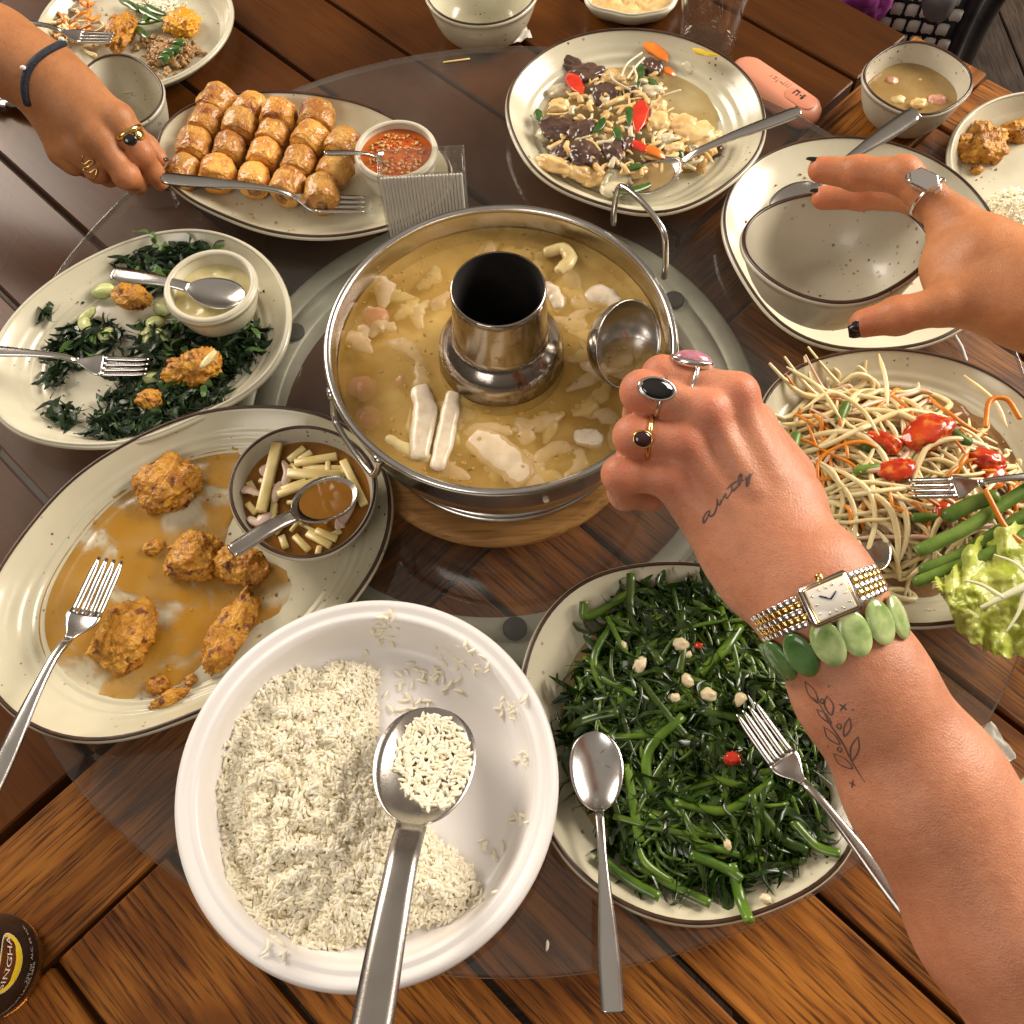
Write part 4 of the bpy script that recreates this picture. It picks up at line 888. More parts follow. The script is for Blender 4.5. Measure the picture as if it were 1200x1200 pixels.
for p in sample_in(gpoly, 170, .010, rg):      # thin tendrils
    a = rg.uniform(0, 6.28); l = rg.uniform(.02, .05); c = np.array([p[0], p[1], gz(*p)+.003]); d = np.array([math.cos(a), math.sin(a), 0]); n_ = np.array([-d[1], d[0], 0]); s_ = rg.choice([-1, 1])
    pts = [c-d*l*.5, c-d*l*.2+n_*s_*l*.2+np.array([0, 0, .002]), c+d*l*.2+n_*s_*l*.25, c+d*l*.42-n_*s_*l*.05]; pts = [np.array([q[0], q[1], max(q[2], I_green['surf'](q[0], q[1])+.002)]) for q in pts]
    if all(inside(gpoly, q) for q in pts): stem(pts, rg.uniform(.0009, .0016), sp, STEM, 'tendril', 1, 6, 12)
GARL = mat('garlic', (.70, .58, .34), (.78, .68, .46), 80, rough=.3, sss=.3); REDP = mat('red_pepper', (.50, .020, .010), (.62, .05, .018), 50, rough=.2, coat=.5)
for i, (x, y, s_) in enumerate([(797, 756, .0062), (750, 780, .0062), (805, 798, .0052), (830, 815, .006), (866, 820, .0055), (731, 758, .004), (790, 818, .004), (806, 768, .003), (852, 990, .0035), (898, 1053, .004)]):
    g = P(x, y, .088); zz = gz(g[0], g[1]) if inside(gpoly, g) else I_green['surf'](g[0], g[1]); g = P(x, y, zz+.006)
    mk('garlic_piece', blob((g[0], g[1], zz+.0075 if i != 9 else zz+.004), (s_, s_*.75, s_*.7), i+40, .3, 1.5, 2, 3, rotz(i)), GARL, label='pale chunk of garlic lying on the water spinach', cat='garlic', group='garlic chunks on the water spinach')
for x, y, s_, lb in [(858, 890, .006, 'red chilli slice on the water spinach'), (818, 758, .003, 'tiny red chilli speck beside a garlic chunk')]:
    g = P(x, y, .088); zz = gz(g[0], g[1]); g = P(x, y, zz+.006); mk('chilli_slice', blob((g[0], g[1], zz+.0085), (s_, s_*.7, s_*.5), x, .55, 1.8, 3, 3), REDP, label=lb, cat='chilli')

# papaya salad
PAP = mat('papaya_strand', (.72, .57, .27), (.84, .73, .44), 40, rough=.3, brand=.14, sss=.25, coat=.15); CAR = mat('carrot_strand', (.60, .17, .010), (.72, .27, .025), 60, rough=.3, brand=.15, sss=.2); PAPP = mat('tinted_strand', (.62, .38, .26), (.70, .50, .34), 60, rough=.3, sss=.25)
ppx = [(925, 520), (928, 480), (945, 450), (985, 445), (1040, 440), (1100, 445), (1165, 475), (1205, 530), (1215, 590), (1195, 640), (1150, 655), (1090, 670), (1030, 665), (985, 650), (950, 600)]
ppoly = np.array(d2(ppx, .065)); pz = lambda x, y: I_pap['surf'](x, y)+.024*min(1, max(0, edge_dist(ppoly, (x, y)) if inside(ppoly, (x, y)) else 0)/.05)**.6
ps = empty('papaya_salad', (*I_pap['c'], I_pap['zf']), 'tangled heap of shredded green papaya and carrot', 'salad')
rp = random.Random(17)
def strand(p, a, L, r_, m, name, lift=0.0, k=None):
    n_ = 9; q = np.array([p[0], p[1]]); h = a; pts = []; k = k if k is not None else rp.gauss(0, 1)*22
    step = L/(n_-1); q = q-np.array([math.cos(a), math.sin(a)])*L*.45
    for i in range(n_):
        z = (pz(*q) if inside(ppoly, q) else I_pap['surf'](*q)+.002)+lift+.002*math.sin(i*.9+p[0]*500); pts.append((q[0], q[1], z)); h += k*step+rp.gauss(0, .10); q = q+step*np.array([math.cos(h), math.sin(h)])
        if not inside(ppoly, q): q = q*.9+ppoly.mean(0)*.1
    n2 = 18; pa = smooth_path(pts, n2); rr2 = np.array([r_*(.45+.55*min(1, 6*min(i+.3, n2-1-i+.3)/n2)) for i in range(n2)])
    return mk(name, tube(pa, rr2, 7, .75), m, ps)
for i, p in enumerate(sample_in(ppoly, 262, .006, rp)):
    g = np.array(p); left = g[0] < P(1060, 560, .07)[0]
    a = rp.gauss(-.75 if left else .6, .75); m = PAP if rp.random() < .86 else PAPP
    strand(p, a, rp.uniform(.06, .13), rp.uniform(.0017, .0026), m, 'papaya_strand', rp.uniform(-.012, .006))
for p in sample_in(ppoly, 46, .008, rp): strand(p, rp.uniform(0, 6.3), rp.uniform(.025, .07), rp.uniform(.0013, .0022), CAR, 'carrot_strand', rp.uniform(-.002, .007))
for q in ([(922, 430), (960, 455), (985, 490)], [(1030, 415), (1038, 445), (1040, 475)], [(940, 480), (975, 460), (1010, 480), (1030, 510)], [(1130, 440), (1165, 470), (1180, 500)]):
    pts = [P(x, y, .078) for x, y in q]; pts = [np.array([v[0], v[1], max(v[2], I_pap['surf'](v[0], v[1])+.003)]) for v in pts]; pa = smooth_path(pts, 16); mk('papaya_strand', tube(pa, [.0019*(.3+.7*min(1, 5*min(i+.2, 15.2-i)/16)) for i in range(16)], 7, .8), PAP, ps)
TOM = mat('tomato', (.44, .022, .008), (.60, .075, .014), 60, rough=.20, coat=.3, sss=.25, c3=(.66, .20, .04), sc3=120, bump=.4, bsc=120)
for i, (x, y, r_, ro_, lb) in enumerate([(1098, 492, (.022, .014, .008), .4, 'big glossy red tomato wedge on the papaya salad'), (1045, 505, (.014, .008, .006), -.6, 'tomato slice half buried in papaya strands'), (1060, 538, (.015, .010, .006), .2, 'orange red tomato slice beside the fork tines'), (1172, 522, (.014, .009, .006), -.4, 'tomato wedge beside the looping carrot strand'), (1178, 543, (.012, .009, .005), .9, 'dark red tomato wedge touching the one by the looping carrot'), (1120, 585, (.012, .008, .005), .9, 'tomato piece under the fork on the papaya salad')]):
    g = P(x, y, .086); mk('tomato_wedge', blob((g[0], g[1], pz(g[0], g[1])+.004), r_, i+60, .24, 1.2, 3, 4, rotz(ro_), .07, 5), TOM, label=lb, cat='tomato')
BEAN = mat('long_bean', (.075, .15, .018), (.15, .24, .045), 60, rough=.3, brand=.15, bump=.2, bsc=200)
for q, r_, lb in [([(1078, 645), (1130, 620), (1200, 575), (1260, 540)], .0052, 'thick green bean, topmost of the beans above the cabbage'), ([(1082, 668), (1130, 648), (1190, 610), (1260, 570)], .0048, 'green bean lying second above the cabbage leaf'), ([(1075, 682), (1110, 668), (1160, 648), (1230, 610)], .0046, 'green bean with its cut end nearest the cabbage leaf'), ([(1110, 605), (1140, 590), (1165, 582)], .0060, 'short broad green bean piece under the fork')]:
    pts = [P(x, y, .082+.004*k) for k, (x, y) in enumerate(q)]; mk('green_bean', tube(smooth_path(pts, 18), r_, 10, .85), BEAN, label=lb, cat='bean')
for i, (x, y) in enumerate([(937, 508), (993, 474), (1030, 518), (1020, 545), (1128, 505), (1090, 600)]):
    g = P(x, y, .075); z = max(pz(g[0], g[1]), .055)+.003; a = rp.uniform(0, 3); d = np.array([math.cos(a), math.sin(a), 0])*.009; c = np.array([g[0], g[1], z]); mk('bean_piece', tube([c-d, c, c+d], .0042, 8), BEAN, ps)
for q in ([(1155, 500), (1160, 470), (1180, 468), (1195, 490)], [(1155, 575), (1180, 620), (1210, 645)]):
    mk('carrot_strand', tube(smooth_path([P(x, y, .095) for x, y in q], 16), .0022, 7, .8), CAR, ps)
# napa cabbage leaf leaning over the plate edge
CAB = mat('napa_leaf', (.36, .44, .045), (.58, .62, .16), 60, rough=.35, sss=.3, bump=.5, bsc=90, bd=.004, coat=.1); CABR = mat('napa_rib', (.66, .68, .42), (.74, .75, .55), 40, rough=.35, sss=.3)
cab = empty('cabbage_leaf', P(1160, 700, .066), 'crinkled pale green napa cabbage leaf overhanging the papaya plate', 'cabbage')
nu, nv = 56, 44; V = []; 
bl_, br_, tl2, tr2 = (1100, 705), (1300, 745), (1105, 660), (1290, 600)
edge_l = smooth_path([(1092, 680, 0), (1113, 670, 0), (1135, 640, 0), (1180, 615, 0), (1240, 590, 0)], nu); edge_b = smooth_path([(1112, 705, 0), (1122, 735, 0), (1150, 758, 0), (1172, 769, 0), (1215, 765, 0), (1270, 740, 0)], nu)
for i in range(nu):
    for j in range(nv):
        t_ = j/(nv-1); x = edge_l[i][0]*(1-t_)+edge_b[i][0]*t_; y = edge_l[i][1]*(1-t_)+edge_b[i][1]*t_
        e_ = min(t_, 1-t_, i/(nu-1)*1.4, 1)*2; n1 = fbm((x*.028, y*.028, 1.0), 1.0, 3); n2 = abs(fbm((x*.07, y*.07, 4.0), 1.0, 2))
        z = .092+.008*math.sin(t_*math.pi)-.012*t_+.0045*n1+.0055*n2+.006*math.sin(i*.5+j*.1)*(1-min(1, e_*1.6))
        V.append(P(x+2.5*math.sin(j*1.3)*(i < 2)+2*math.sin(i*.9+1)*(j in (0, nv-1)), y+2.5*math.sin(i*1.1)*(j in (0, nv-1)), z))
V = np.array(V); Vb = V-np.array([0, 0, .0008]); n0 = nu*nv
Fc = grid_faces(nu, nv, False)+[tuple(k+n0 for k in f[::-1]) for f in grid_faces(nu, nv, False)]
mk('blade', (np.vstack([V, Vb]), Fc), CAB, cab)
mk('rib', tube(smooth_path([P(1290, 660, .108), P(1240, 672, .108), P(1195, 690, .107), P(1150, 712, .104)], 16), np.linspace(.006, .0014, 16), 8, .5), CABR, cab)
for q in ([(1215, 684), (1190, 660), (1165, 650)], [(1200, 690), (1195, 715), (1180, 740)], [(1240, 672), (1220, 640), (1200, 628)], [(1225, 680), (1225, 715), (1215, 745)], [(1175, 700), (1150, 685), (1130, 680)]):
    mk('vein', tube(smooth_path([P(x, y, .106-.002*k) for k, (x, y) in enumerate(q)], 10), np.linspace(.0020, .0007, 10), 6, .6), CABR, cab)

# mushroom stir fry
MUSHD = mat('dark_mushroom', (.050, .024, .018), (.12, .065, .045), 60, rough=.28, coat=.4, bump=.2, bsc=150); CHK = mat('cooked_chicken', (.62, .38, .13), (.78, .58, .29), 80, rough=.35, coat=.2, sss=.25, bump=.3, bsc=180); ONI = mat('soft_onion', (.56, .49, .32), (.68, .62, .45), 50, rough=.2, sss=.35, coat=.2); SCAL = mat('scallion', (.025, .075, .012), (.06, .13, .025), 60, rough=.25, coat=.3); ORP = mat('orange_pepper', (.60, .12, .012), (.68, .20, .02), 50, rough=.2, coat=.5)
st = empty('mushroom_stir_fry', (*I_stir['c'], I_stir['zf']), 'stir fried chicken with mushrooms, onion and red pepper', 'stir fry')
spx = [(635, 150), (640, 125), (668, 95), (690, 80), (715, 85), (740, 75), (775, 70), (790, 90), (785, 115), (815, 135), (845, 160), (840, 180), (800, 205), (760, 215), (710, 215), (665, 205), (640, 185)]
spoly = np.array(d2(spx, .06)); sz = lambda x, y: I_stir['surf'](x, y)+.016*min(1, max(0, edge_dist(spoly, (x, y)) if inside(spoly, (x, y)) else 0)/.03)**.6
def bit(name, x, y, r_, m, ro_, seed, amp=.22, lift=0.0, sub=4):
    g = P(x, y, .062); z = sz(g[0], g[1]) if inside(spoly, g) else I_stir['surf'](g[0], g[1]); g = P(x, y, z+.003)
    return mk(name, blob((g[0], g[1], z+.003+lift), r_, seed, amp, 1.3, 3, sub, rotz(ro_)), m, st)
for i, (x, y, a, b, ro_) in enumerate([(668, 78, .020, .009, -.5), (690, 88, .018, .011, .2), (655, 152, .019, .015, 0), (682, 155, .015, .012, .6), (662, 180, .013, .010, .3), (686, 183, .013, .014, .2), (718, 180, .010, .016, .3), (708, 112, .013, .013, .4), (762, 82, .012, .012, .4), (738, 112, .007, .006, 0), (840, 178, .006, .005, 0), (735, 172, .009, .008, 1)]):
    bit('mushroom_piece', x, y, (a, b, .0066), MUSHD, ro_, i+70, .42, .002)
for i, (x, y, a, b, ro_) in enumerate([(650, 195, .022, .009, -.5), (678, 203, .016, .009, -.6), (697, 210, .014, .011, 0), (815, 160, .020, .016, .3), (800, 150, .014, .012, .4), (825, 178, .012, .008, .2), (770, 145, .013, .012, .2), (720, 95, .014, .008, -.6), (790, 178, .010, .007, .2), (655, 128, .012, .008, .3), (770, 128, .010, .008, 0), (835, 165, .010, .008, .9), (818, 195, .007, .010, .5), (750, 205, .010, .006, .4)]):
    bit('chicken_piece', x, y, (a, b, .0070), CHK, ro_, i+90, .34, .002)
for i, (x, y, a, b, ro_) in enumerate([(727, 207, .015, .012, .3), (718, 222, .012, .010, .2), (640, 158, .010, .008, .3), (760, 106, .013, .010, 0), (806, 78, .007, .013, .3), (655, 108, .012, .009, .2), (710, 120, .009, .007, .5), (780, 165, .009, .007, .5)]):
    bit('onion_piece', x, y, (a, b, .0055), ONI, ro_, i+120, .2, .001)
def petal(name, px, m, w_, lift=.016, flat=.28):
    pts = []
    for x, y in px:
        g = P(x, y, .066); z = sz(g[0], g[1]) if inside(spoly, g) else I_stir['surf'](g[0], g[1])+.003; pts.append(P(x, y, z+.010))
    mk(name, tube(smooth_path(pts, 12), [w_*min(1, .35+.22*i, (11.6-i)*.30)*(1.12-.035*i) for i in range(12)], 8, flat*.75), m, st)
petal('red_pepper', [(668, 84), (674, 98), (682, 110)], REDP, .0085); petal('red_pepper', [(752, 118), (750, 135), (746, 155)], REDP, .0085); petal('red_pepper', [(755, 172), (768, 178), (782, 186)], ORP, .006); petal('red_pepper', [(742, 165), (750, 172), (762, 176)], REDP, .006)
petal('orange_pepper', [(755, 52), (770, 60), (782, 72)], ORP, .0095); petal('orange_pepper', [(778, 80), (785, 84), (792, 88)], ORP, .0055)
petal('chilli_strip', [(812, 57), (825, 62), (843, 65)], mat('yellow_chilli', (.50, .33, .02), (.60, .42, .05), 60, rough=.2, coat=.4), .0048)
for q in ([(708, 138), (703, 148), (694, 156)], [(738, 125), (737, 135), (738, 148)], [(752, 72), (750, 88), (748, 102)], [(760, 92), (768, 100), (774, 108)], [(722, 148), (724, 158), (728, 165)], [(630, 128), (631, 135), (632, 142)], [(795, 175), (797, 185), (795, 192)], [(735, 197), (745, 195), (755, 194)], [(718, 226), (745, 222), (770, 212)]): petal('scallion', q, SCAL, .0045, flat=.4)
rs = random.Random(8); 
for p in sample_in(spoly, 230, .006, rs):
    a = rs.uniform(0, 6.28); l = rs.uniform(.008, .022); c = np.array([p[0], p[1], sz(*p)+rs.uniform(.001, .008)]); d = np.array([math.cos(a), math.sin(a), 0]); n_ = np.array([-d[1], d[0], 0])
    mk('chicken_shred', tube(smooth_path([c-d*l*.5, c+n_*rs.uniform(-.3, .3)*l+np.array([0, 0, .002]), c+d*l*.5], 8), rs.uniform(.0010, .0034), 6, .6), rs.choice([CHK, CHK, CHK, ONI]), st)
for q in ([(728, 90), (735, 75), (752, 62)], [(735, 92), (745, 78), (755, 68)], [(778, 112), (790, 108), (797, 106)], [(715, 84), (720, 95), (738, 105)], [(742, 78), (746, 88), (745, 96)]):
    mk('noodle', tube(smooth_path([P(x, y, .070) for x, y in q], 12), .0013, 6), ONI, st)

# mango and shallot in dark sauce
zq = I_onion['zf']+.026
DSAU = liquid('dark_sauce', (.22, .085, .010), (.34, .15, .025), .85, 30)
zq2 = zq; fill(I_onion, zq, DSAU, 'dipping_sauce', 'brown dipping sauce in the grey bowl on the oval plate', 'sauce')
MANG = mat('green_mango', (.62, .47, .17), (.74, .62, .30), 45, rough=.3, sss=.25, brand=.12, bump=.15, bsc=150); SHAL = mat('shallot', (.62, .40, .32), (.74, .60, .50), 60, rough=.25, sss=.35)
msk = empty('mango_salad', (*I_onion['c'], zq), 'green mango sticks and pink shallot slices in brown sauce', 'salad')
rm_ = random.Random(4)
sticks = [((325, 520), (306, 600), .0045, .006), ((337, 555), (400, 558), .0042, .004), ((345, 543), (395, 535), .0034, .003), ((338, 540), (357, 525), .003, .002), ((350, 540), (365, 530), .0028, .003), ((402, 540), (427, 592), .0036, .004), ((330, 575), (360, 565), .0034, .004), ((325, 580), (375, 562), .003, .006), ((300, 580), (292, 565), .003, .001), ((290, 590), (300, 602), .0028, .001), ((322, 590), (318, 620), .003, .002), ((360, 625), (388, 640), .0032, .001), ((345, 628), (362, 645), .003, .001), ((370, 622), (395, 632), .003, .003), ((330, 628), (335, 642), .003, .001), ((355, 548), (402, 550), .003, .001), ((312, 608), (340, 612), .003, .001), ((385, 630), (400, 622), .0026, .002), ((300, 618), (312, 628), .0028, .001), ((375, 640), (372, 650), .0024, .001)]
for _ in range(26):
    x = rm_.gauss(350, 38); y = rm_.gauss(588, 32); a = rm_.choice([rm_.gauss(.3, .4), rm_.gauss(1.8, .5)]); l = rm_.uniform(14, 30)
    if ((x-352)/62)**2+((y-582)/52)**2 < .75: sticks.append(((x-l*math.cos(a), y-l*.8*math.sin(a)), (x+l*math.cos(a), y+l*.8*math.sin(a)), rm_.uniform(.0016, .0028), rm_.uniform(.0, .004)))
for a, b, r_, up_ in sticks:
    p0, p1 = P(*a, zq+up_), P(*b, zq+up_*.7+.001); d = p1-p0; mk('mango_stick', box((p0+p1)/2, (np.linalg.norm(d), r_*1.8, r_*1.3), frame_of(np.cross(d, np.cross((0, 0, 1.), d)), d), .0006), MANG, msk)
for q, r_ in [(((318, 545), (310, 552), (314, 560)), .0045), (((332, 540), (338, 555), (332, 568)), .004), (((283, 575), (292, 574), (305, 580)), .0048), (((292, 606), (302, 612), (318, 602)), .0050), (((415, 583), (405, 600), (395, 620)), .0050), (((410, 580), (398, 598), (402, 618)), .0044), (((330, 565), (325, 575), (322, 588)), .004)]:
    mk('shallot_slice', tube(smooth_path([P(x, y, zq+.004) for x, y in q], 12), [r_*math.sqrt(max(.15, 1-(2*i/11-1)**2*.85)) for i in range(12)], 8, .35, up=(.5, .3, .8)), SHAL, msk)

# leftover soup in the corner bowl
fill(I_soup, I_soup['zf']+.026, liquid('clear_soup', (.34, .20, .06), (.46, .31, .12), .75, 40), 'soup', 'cloudy leftover soup in the grey bowl at the table corner', 'soup')
zz = I_soup['zf']+.026
for x, y, r_, m, lb in [(1077, 121, .0085, CHK, 'pale crumbly meat piece in the leftover soup'), (1098, 118, .010, PINK, 'pink piece just under the surface of the leftover soup'), (1052, 118, .008, LEEK, 'yellow piece at the near side of the leftover soup'), (1045, 95, .007, PINK, 'faint pink piece at the far side of the leftover soup'), (1078, 94, .0028, LEEK, 'tiny white shred floating upright in the leftover soup')]:
    mk('soup_piece', blob(P(x, y, zz-.001 if m != CHK else zz+.003), (r_, r_*.75, r_*.5), x, .3, 1.5, 3, 3), m, label=lb, cat='food')

# half eaten plate, top left
zu = I_ul['zf']
def ul(x, y, z=0): return P(x, y, zu+z)
nd = empty('noodle_tangle', ul(85, 25), 'pale noodles with orange shreds on the half eaten plate', 'noodles')
ru = random.Random(6)
for i in range(34):
    x, y = ru.gauss(88, 16), ru.gauss(28, 13); a = ru.uniform(0, 6.3); pts = [ul(x+(k-1.5)*9*math.cos(a+k*.7*ru.choice([-1, 1])), y+(k-1.5)*7*math.sin(a+k*.6), ru.uniform(.002, .014)) for k in range(4)]
    mk('noodle', tube(smooth_path(pts, 14), ru.uniform(.0016, .0023), 6), rnd.choice([PAP, PAP, ONI, CAR]) if i % 6 else CAR, nd)
mk('fried_prawn', blob(ul(140, 38, .011), (.014, .026, .012), 31, .3, 1.6, 4, 5, rotz(-.25), .2, 5), FRY, label='fried prawn in batter beside the noodles', cat='fried prawn')
mk('fried_egg_yolk', blob(ul(213, 27, .010), (.018, .018, .009), 33, .35, 1.8, 4, 5, np.eye(3), .3, 7), mat('egg_yolk', (.62, .28, .012), (.70, .38, .04), 60, rough=.35, sss=.3), label='bright yellow lump of egg beside the mince', cat='egg')
mn = empty('minced_pork', ul(195, 62), 'crumbly minced meat with basil on the half eaten plate', 'mince')
MINCE = mat('mince', (.30, .15, .05), (.50, .31, .13), 120, rough=.4, coat=.2, bump=.5, bsc=250)
for i in range(150):
    x, y = ru.gauss(198, 17), ru.gauss(60, 10); 
    if y < 42: continue
    mk('mince_crumb', blob(ul(x, y, .003+.006*max(0, 1-((x-198)/30)**2-((y-60)/20)**2)), (ru.uniform(.0022, .0042), ru.uniform(.002, .004), ru.uniform(.002, .003)), i, .6, 1.8, 3, 3, rotz(i)), MINCE, mn)
for i, (x, y) in enumerate([(195, 62), (207, 50), (190, 68), (203, 58)]): mk('basil_leaf', tube(smooth_path([ul(x, y-6, .014), ul(x+2, y, .017), ul(x+1, y+8, .012)], 8), [.001, .004, .006, .007, .007, .005, .003, .001], 8, .25), SCAL, mn)
bsl = empty('fried_greens', ul(170, 22), 'dark green leaves and a stalk beside the egg', 'greens')
for q in ([(150, 2), (165, 12), (190, 25)], [(160, 28), (180, 24), (194, 22)], [(168, 3), (180, 12), (196, 18)], [(158, 30), (166, 38), (172, 44)], [(140, 0), (152, 5), (160, 12)], [(172, 6), (172, 16), (168, 24)]): mk('leaf', tube(smooth_path([ul(x, y, .006+.004*k) for k, (x, y) in enumerate(q)], 10), [.0015, .003, .0045, .005, .005, .005, .0045, .004, .003, .0015], 8, .4), SCAL if q[0][0] != 160 else STEM, bsl)
fill(I_top, I_top['zf']+.004, CHK, 'leftovers', 'brown leftovers on the far plate beside the tumbler', 'food', rough=.006, n=20)
gp = [ul(ru.gauss(180, 14), ru.gauss(6, 5), .002+ru.random()*.006) for _ in range(160)]
rw = empty('rice_leftovers', ul(178, 6), 'scattered rice grains at the far side of the half eaten plate', 'rice', kind='stuff'); tag(mk('grains', grains(gp, ru, .4), RICE, rw), kind='stuff')
# ------------------------------------------------------------------ hands: smooth union of tapered bones, meshed by surface nets
def surface_nets(F3, origin, h):
    nx, ny, nz = F3.shape; S = F3 < 0
    cnt = np.zeros((nx-1, ny-1, nz-1)); acc = np.zeros((nx-1, ny-1, nz-1, 3))
    cor = [(i, j, k) for i in (0, 1) for j in (0, 1) for k in (0, 1)]
    def sub(A, c): return A[c[0]:nx-1+c[0], c[1]:ny-1+c[1], c[2]:nz-1+c[2]]
    for a in cor:
        for ax in range(3):
            if a[ax]: continue
            b = list(a); b[ax] = 1; b = tuple(b); fa, fb = sub(F3, a), sub(F3, b); m = (fa < 0) != (fb < 0)
            t = np.where(m, fa/np.where(m, fa-fb, 1), 0); cnt += m
            for d in range(3): acc[..., d] += np.where(m, a[d]+(t if d == ax else 0), 0)
    act = cnt > 0; ids = -np.ones(act.shape, int); ids[act] = np.arange(act.sum()); ijk = np.argwhere(act)
    V = (ijk+acc[act]/cnt[act][:, None])*h+origin; Fc = []
    for ax in range(3):
        u, v = [(1, 2), (2, 0), (0, 1)][ax]
        sl0 = [slice(1, -1)]*3; sl0[ax] = slice(0, -1); sl1 = [slice(1, -1)]*3; sl1[ax] = slice(1, None)
        A = S[tuple(sl0)]; B = S[tuple(sl1)]; pts = np.argwhere(A != B); 
        off = np.ones(3, int); off[ax] = 0; pts = pts+off; flip = A[A != B]
        e = [np.zeros(3, int) for _ in range(4)]; e[0][u] = -1; e[0][v] = -1; e[1][v] = -1; e[3][u] = -1
        q = np.stack([ids[tuple((pts+e_).T)] for e_ in e], 1); ok = (q >= 0).all(1); q = q[ok]; fl_ = flip[ok]
        q[~fl_] = q[~fl_][:, ::-1]; Fc.append(q)
    return V, np.vstack(Fc)
def relax(V, Fq, it=3, lam=.5):
    n = len(V); E = np.vstack([Fq[:, [0, 1]], Fq[:, [1, 2]], Fq[:, [2, 3]], Fq[:, [3, 0]]]); E = np.vstack([E, E[:, ::-1]])
    deg = np.bincount(E[:, 0], minlength=n)[:, None]
    for k in range(it):
        for l in (lam, -lam*1.02):
            s_ = np.zeros_like(V)
            for d in range(3): s_[:, d] = np.bincount(E[:, 0], V[E[:, 1], d], minlength=n)
            V = V+l*(s_/np.maximum(deg, 1)-V)
    return V
class Body:
    def __init__(s, lo, hi, h):
        s.lo = np.array(lo); s.h = h; s.n = np.ceil((np.array(hi)-s.lo)/h).astype(int)+1; s.ax = [s.lo[d]+h*np.arange(s.n[d]) for d in range(3)]
    def new(s): return np.full(tuple(s.n), .05, np.float32)
    def cone(s, G, a, b, ra, rb, k, flat=None):
        """tapered capsule a-b into field G with smooth union k; flat=(normal, factor) squeezes it along normal"""
        a = np.array(a, float); b = np.array(b, float); R_ = max(ra, rb)+k+.012; lo = np.minimum(a, b)-R_; hi = np.maximum(a, b)+R_
        i0 = np.clip(((lo-s.lo)/s.h).astype(int), 0, s.n-1); i1 = np.clip(((hi-s.lo)/s.h).astype(int)+2, 1, s.n); sl = tuple(slice(x, y) for x, y in zip(i0, i1))
        if any(y <= x for x, y in zip(i0, i1)): return
        X, Y, Z = np.meshgrid(*[s.ax[d][sl[d]].astype(np.float32) for d in range(3)], indexing='ij')
        p = np.stack([X, Y, Z], -1); ab = b-a; L2 = ab@ab+1e-12; t = np.clip(((p-a)@ab.astype(np.float32))/L2, 0, 1); q = p-a-t[..., None]*ab
        if flat is not None:
            nn = np.array(flat[0], float); nn /= np.linalg.norm(nn); c = q@nn.astype(np.float32); d = np.sqrt(np.maximum((q*q).sum(-1)-c*c, 0)+(c*flat[1])**2)
        else: d = np.sqrt((q*q).sum(-1))
        d = d-(ra+(rb-ra)*t); g = G[sl]; hh = np.maximum(k-np.abs(g-d), 0)/k; G[sl] = np.minimum(g, d)-hh*hh*k*.25
    def merge(s, G, F2, k):
        hh = np.maximum(k-np.abs(G-F2), 0)/k; np.copyto(G, np.minimum(G, F2)-hh*hh*k*.25)
    def carve(s, G, a, b, r, k):
        F2 = s.new(); s.cone(F2, a, b, r, r, .001); F2 = -F2; hh = np.maximum(k-np.abs(G-F2), 0)/k; np.copyto(G, np.maximum(G, F2)+hh*hh*k*.25)
    def mesh(s, G, it=3):
        V, Fq = surface_nets(G, s.lo, s.h); return relax(V, Fq, it), Fq
def arm(palm, fingers, lo, hi, h=.0015, kp=.012, kf=.0085, bumps=()):
    """palm: list of (a,b,ra,rb[,flat]); fingers: list of (joint points, radii)"""
    B = Body(lo, hi, h); G = B.new()
    for q in palm: B.cone(G, *q[:4], kp, q[4] if len(q) > 4 else None)
    for q in bumps: B.cone(G, q[0], q[1], q[2], q[3], .007)
    FG = B.new()
    for pts, rad in fingers:
        F2 = B.new()
        for i in range(len(pts)-1): B.cone(F2, pts[i], pts[i+1], rad[i], rad[i+1], .004)
        for i in range(1, len(pts)-1): B.cone(F2, pts[i], pts[i]+np.array([0, 0, 1e-5]), rad[i]*1.045, rad[i]*1.045, .003)
        B.merge(FG, F2, .0013)
    B.merge(G, FG, kf)
    return B.mesh(G)
def skin_mat(name, base, red, freckle=.25):
    t = NT(name); co = t.coord(); at = t.n('ShaderNodeVertexColor'); at.layer_name = 'Col'
    c = t.ramp(t.noise(co, 30, 5, .65), [(.3, tuple(x*k for x, k in zip(base, (.86, .80, .78)))), (.7, tuple(min(1, x*k) for x, k in zip(base, (1.08, 1.10, 1.12))))])
    c = t.mix(.5, c, t.ramp(t.noise(co, 110, 4, .7), [(.35, (.86, .74, .70)), (.65, (1.08, 1.06, 1.05))]), 'MULTIPLY')
    sp_ = t.n('ShaderNodeSeparateColor'); t.l(at.outputs[0], sp_.inputs[0]); c = t.mix(sp_.outputs[0], c, red)
    fk = t.ramp(t.noise(co, 620, 2, .6), [(.60, (0, 0, 0)), (.70, (freckle*1.5,)*3)]); c = t.mix(fk, c, tuple(x*.55 for x in base))
    t.set(Base_Color=c, Roughness=.46); t.b.inputs['Subsurface Weight'].default_value = .30; t.b.inputs['Subsurface Radius'].default_value = (1.0, .38, .2); t.b.inputs['Subsurface Scale'].default_value = .004
    t.b.inputs['Specular IOR Level'].default_value = .4
    wr = t.n('ShaderNodeTexVoronoi'); wr.feature = 'DISTANCE_TO_EDGE'; wr.inputs['Scale'].default_value = 620; t.l(co, wr.inputs['Vector'])
    n1 = t.bump(t.noise(co, 240, 5, .7), .30, .0012); n2 = t.bump(wr.outputs['Distance'], .30, .0008, n1); t.set(Normal=n2); return t.m
def redness(V, spots):
    c = np.zeros(len(V))
    for p, r_, a in spots: c = np.maximum(c, a*np.exp(-((V-np.array(p))**2).sum(1)/(r_*r_)))
    return np.c_[c, c, c]
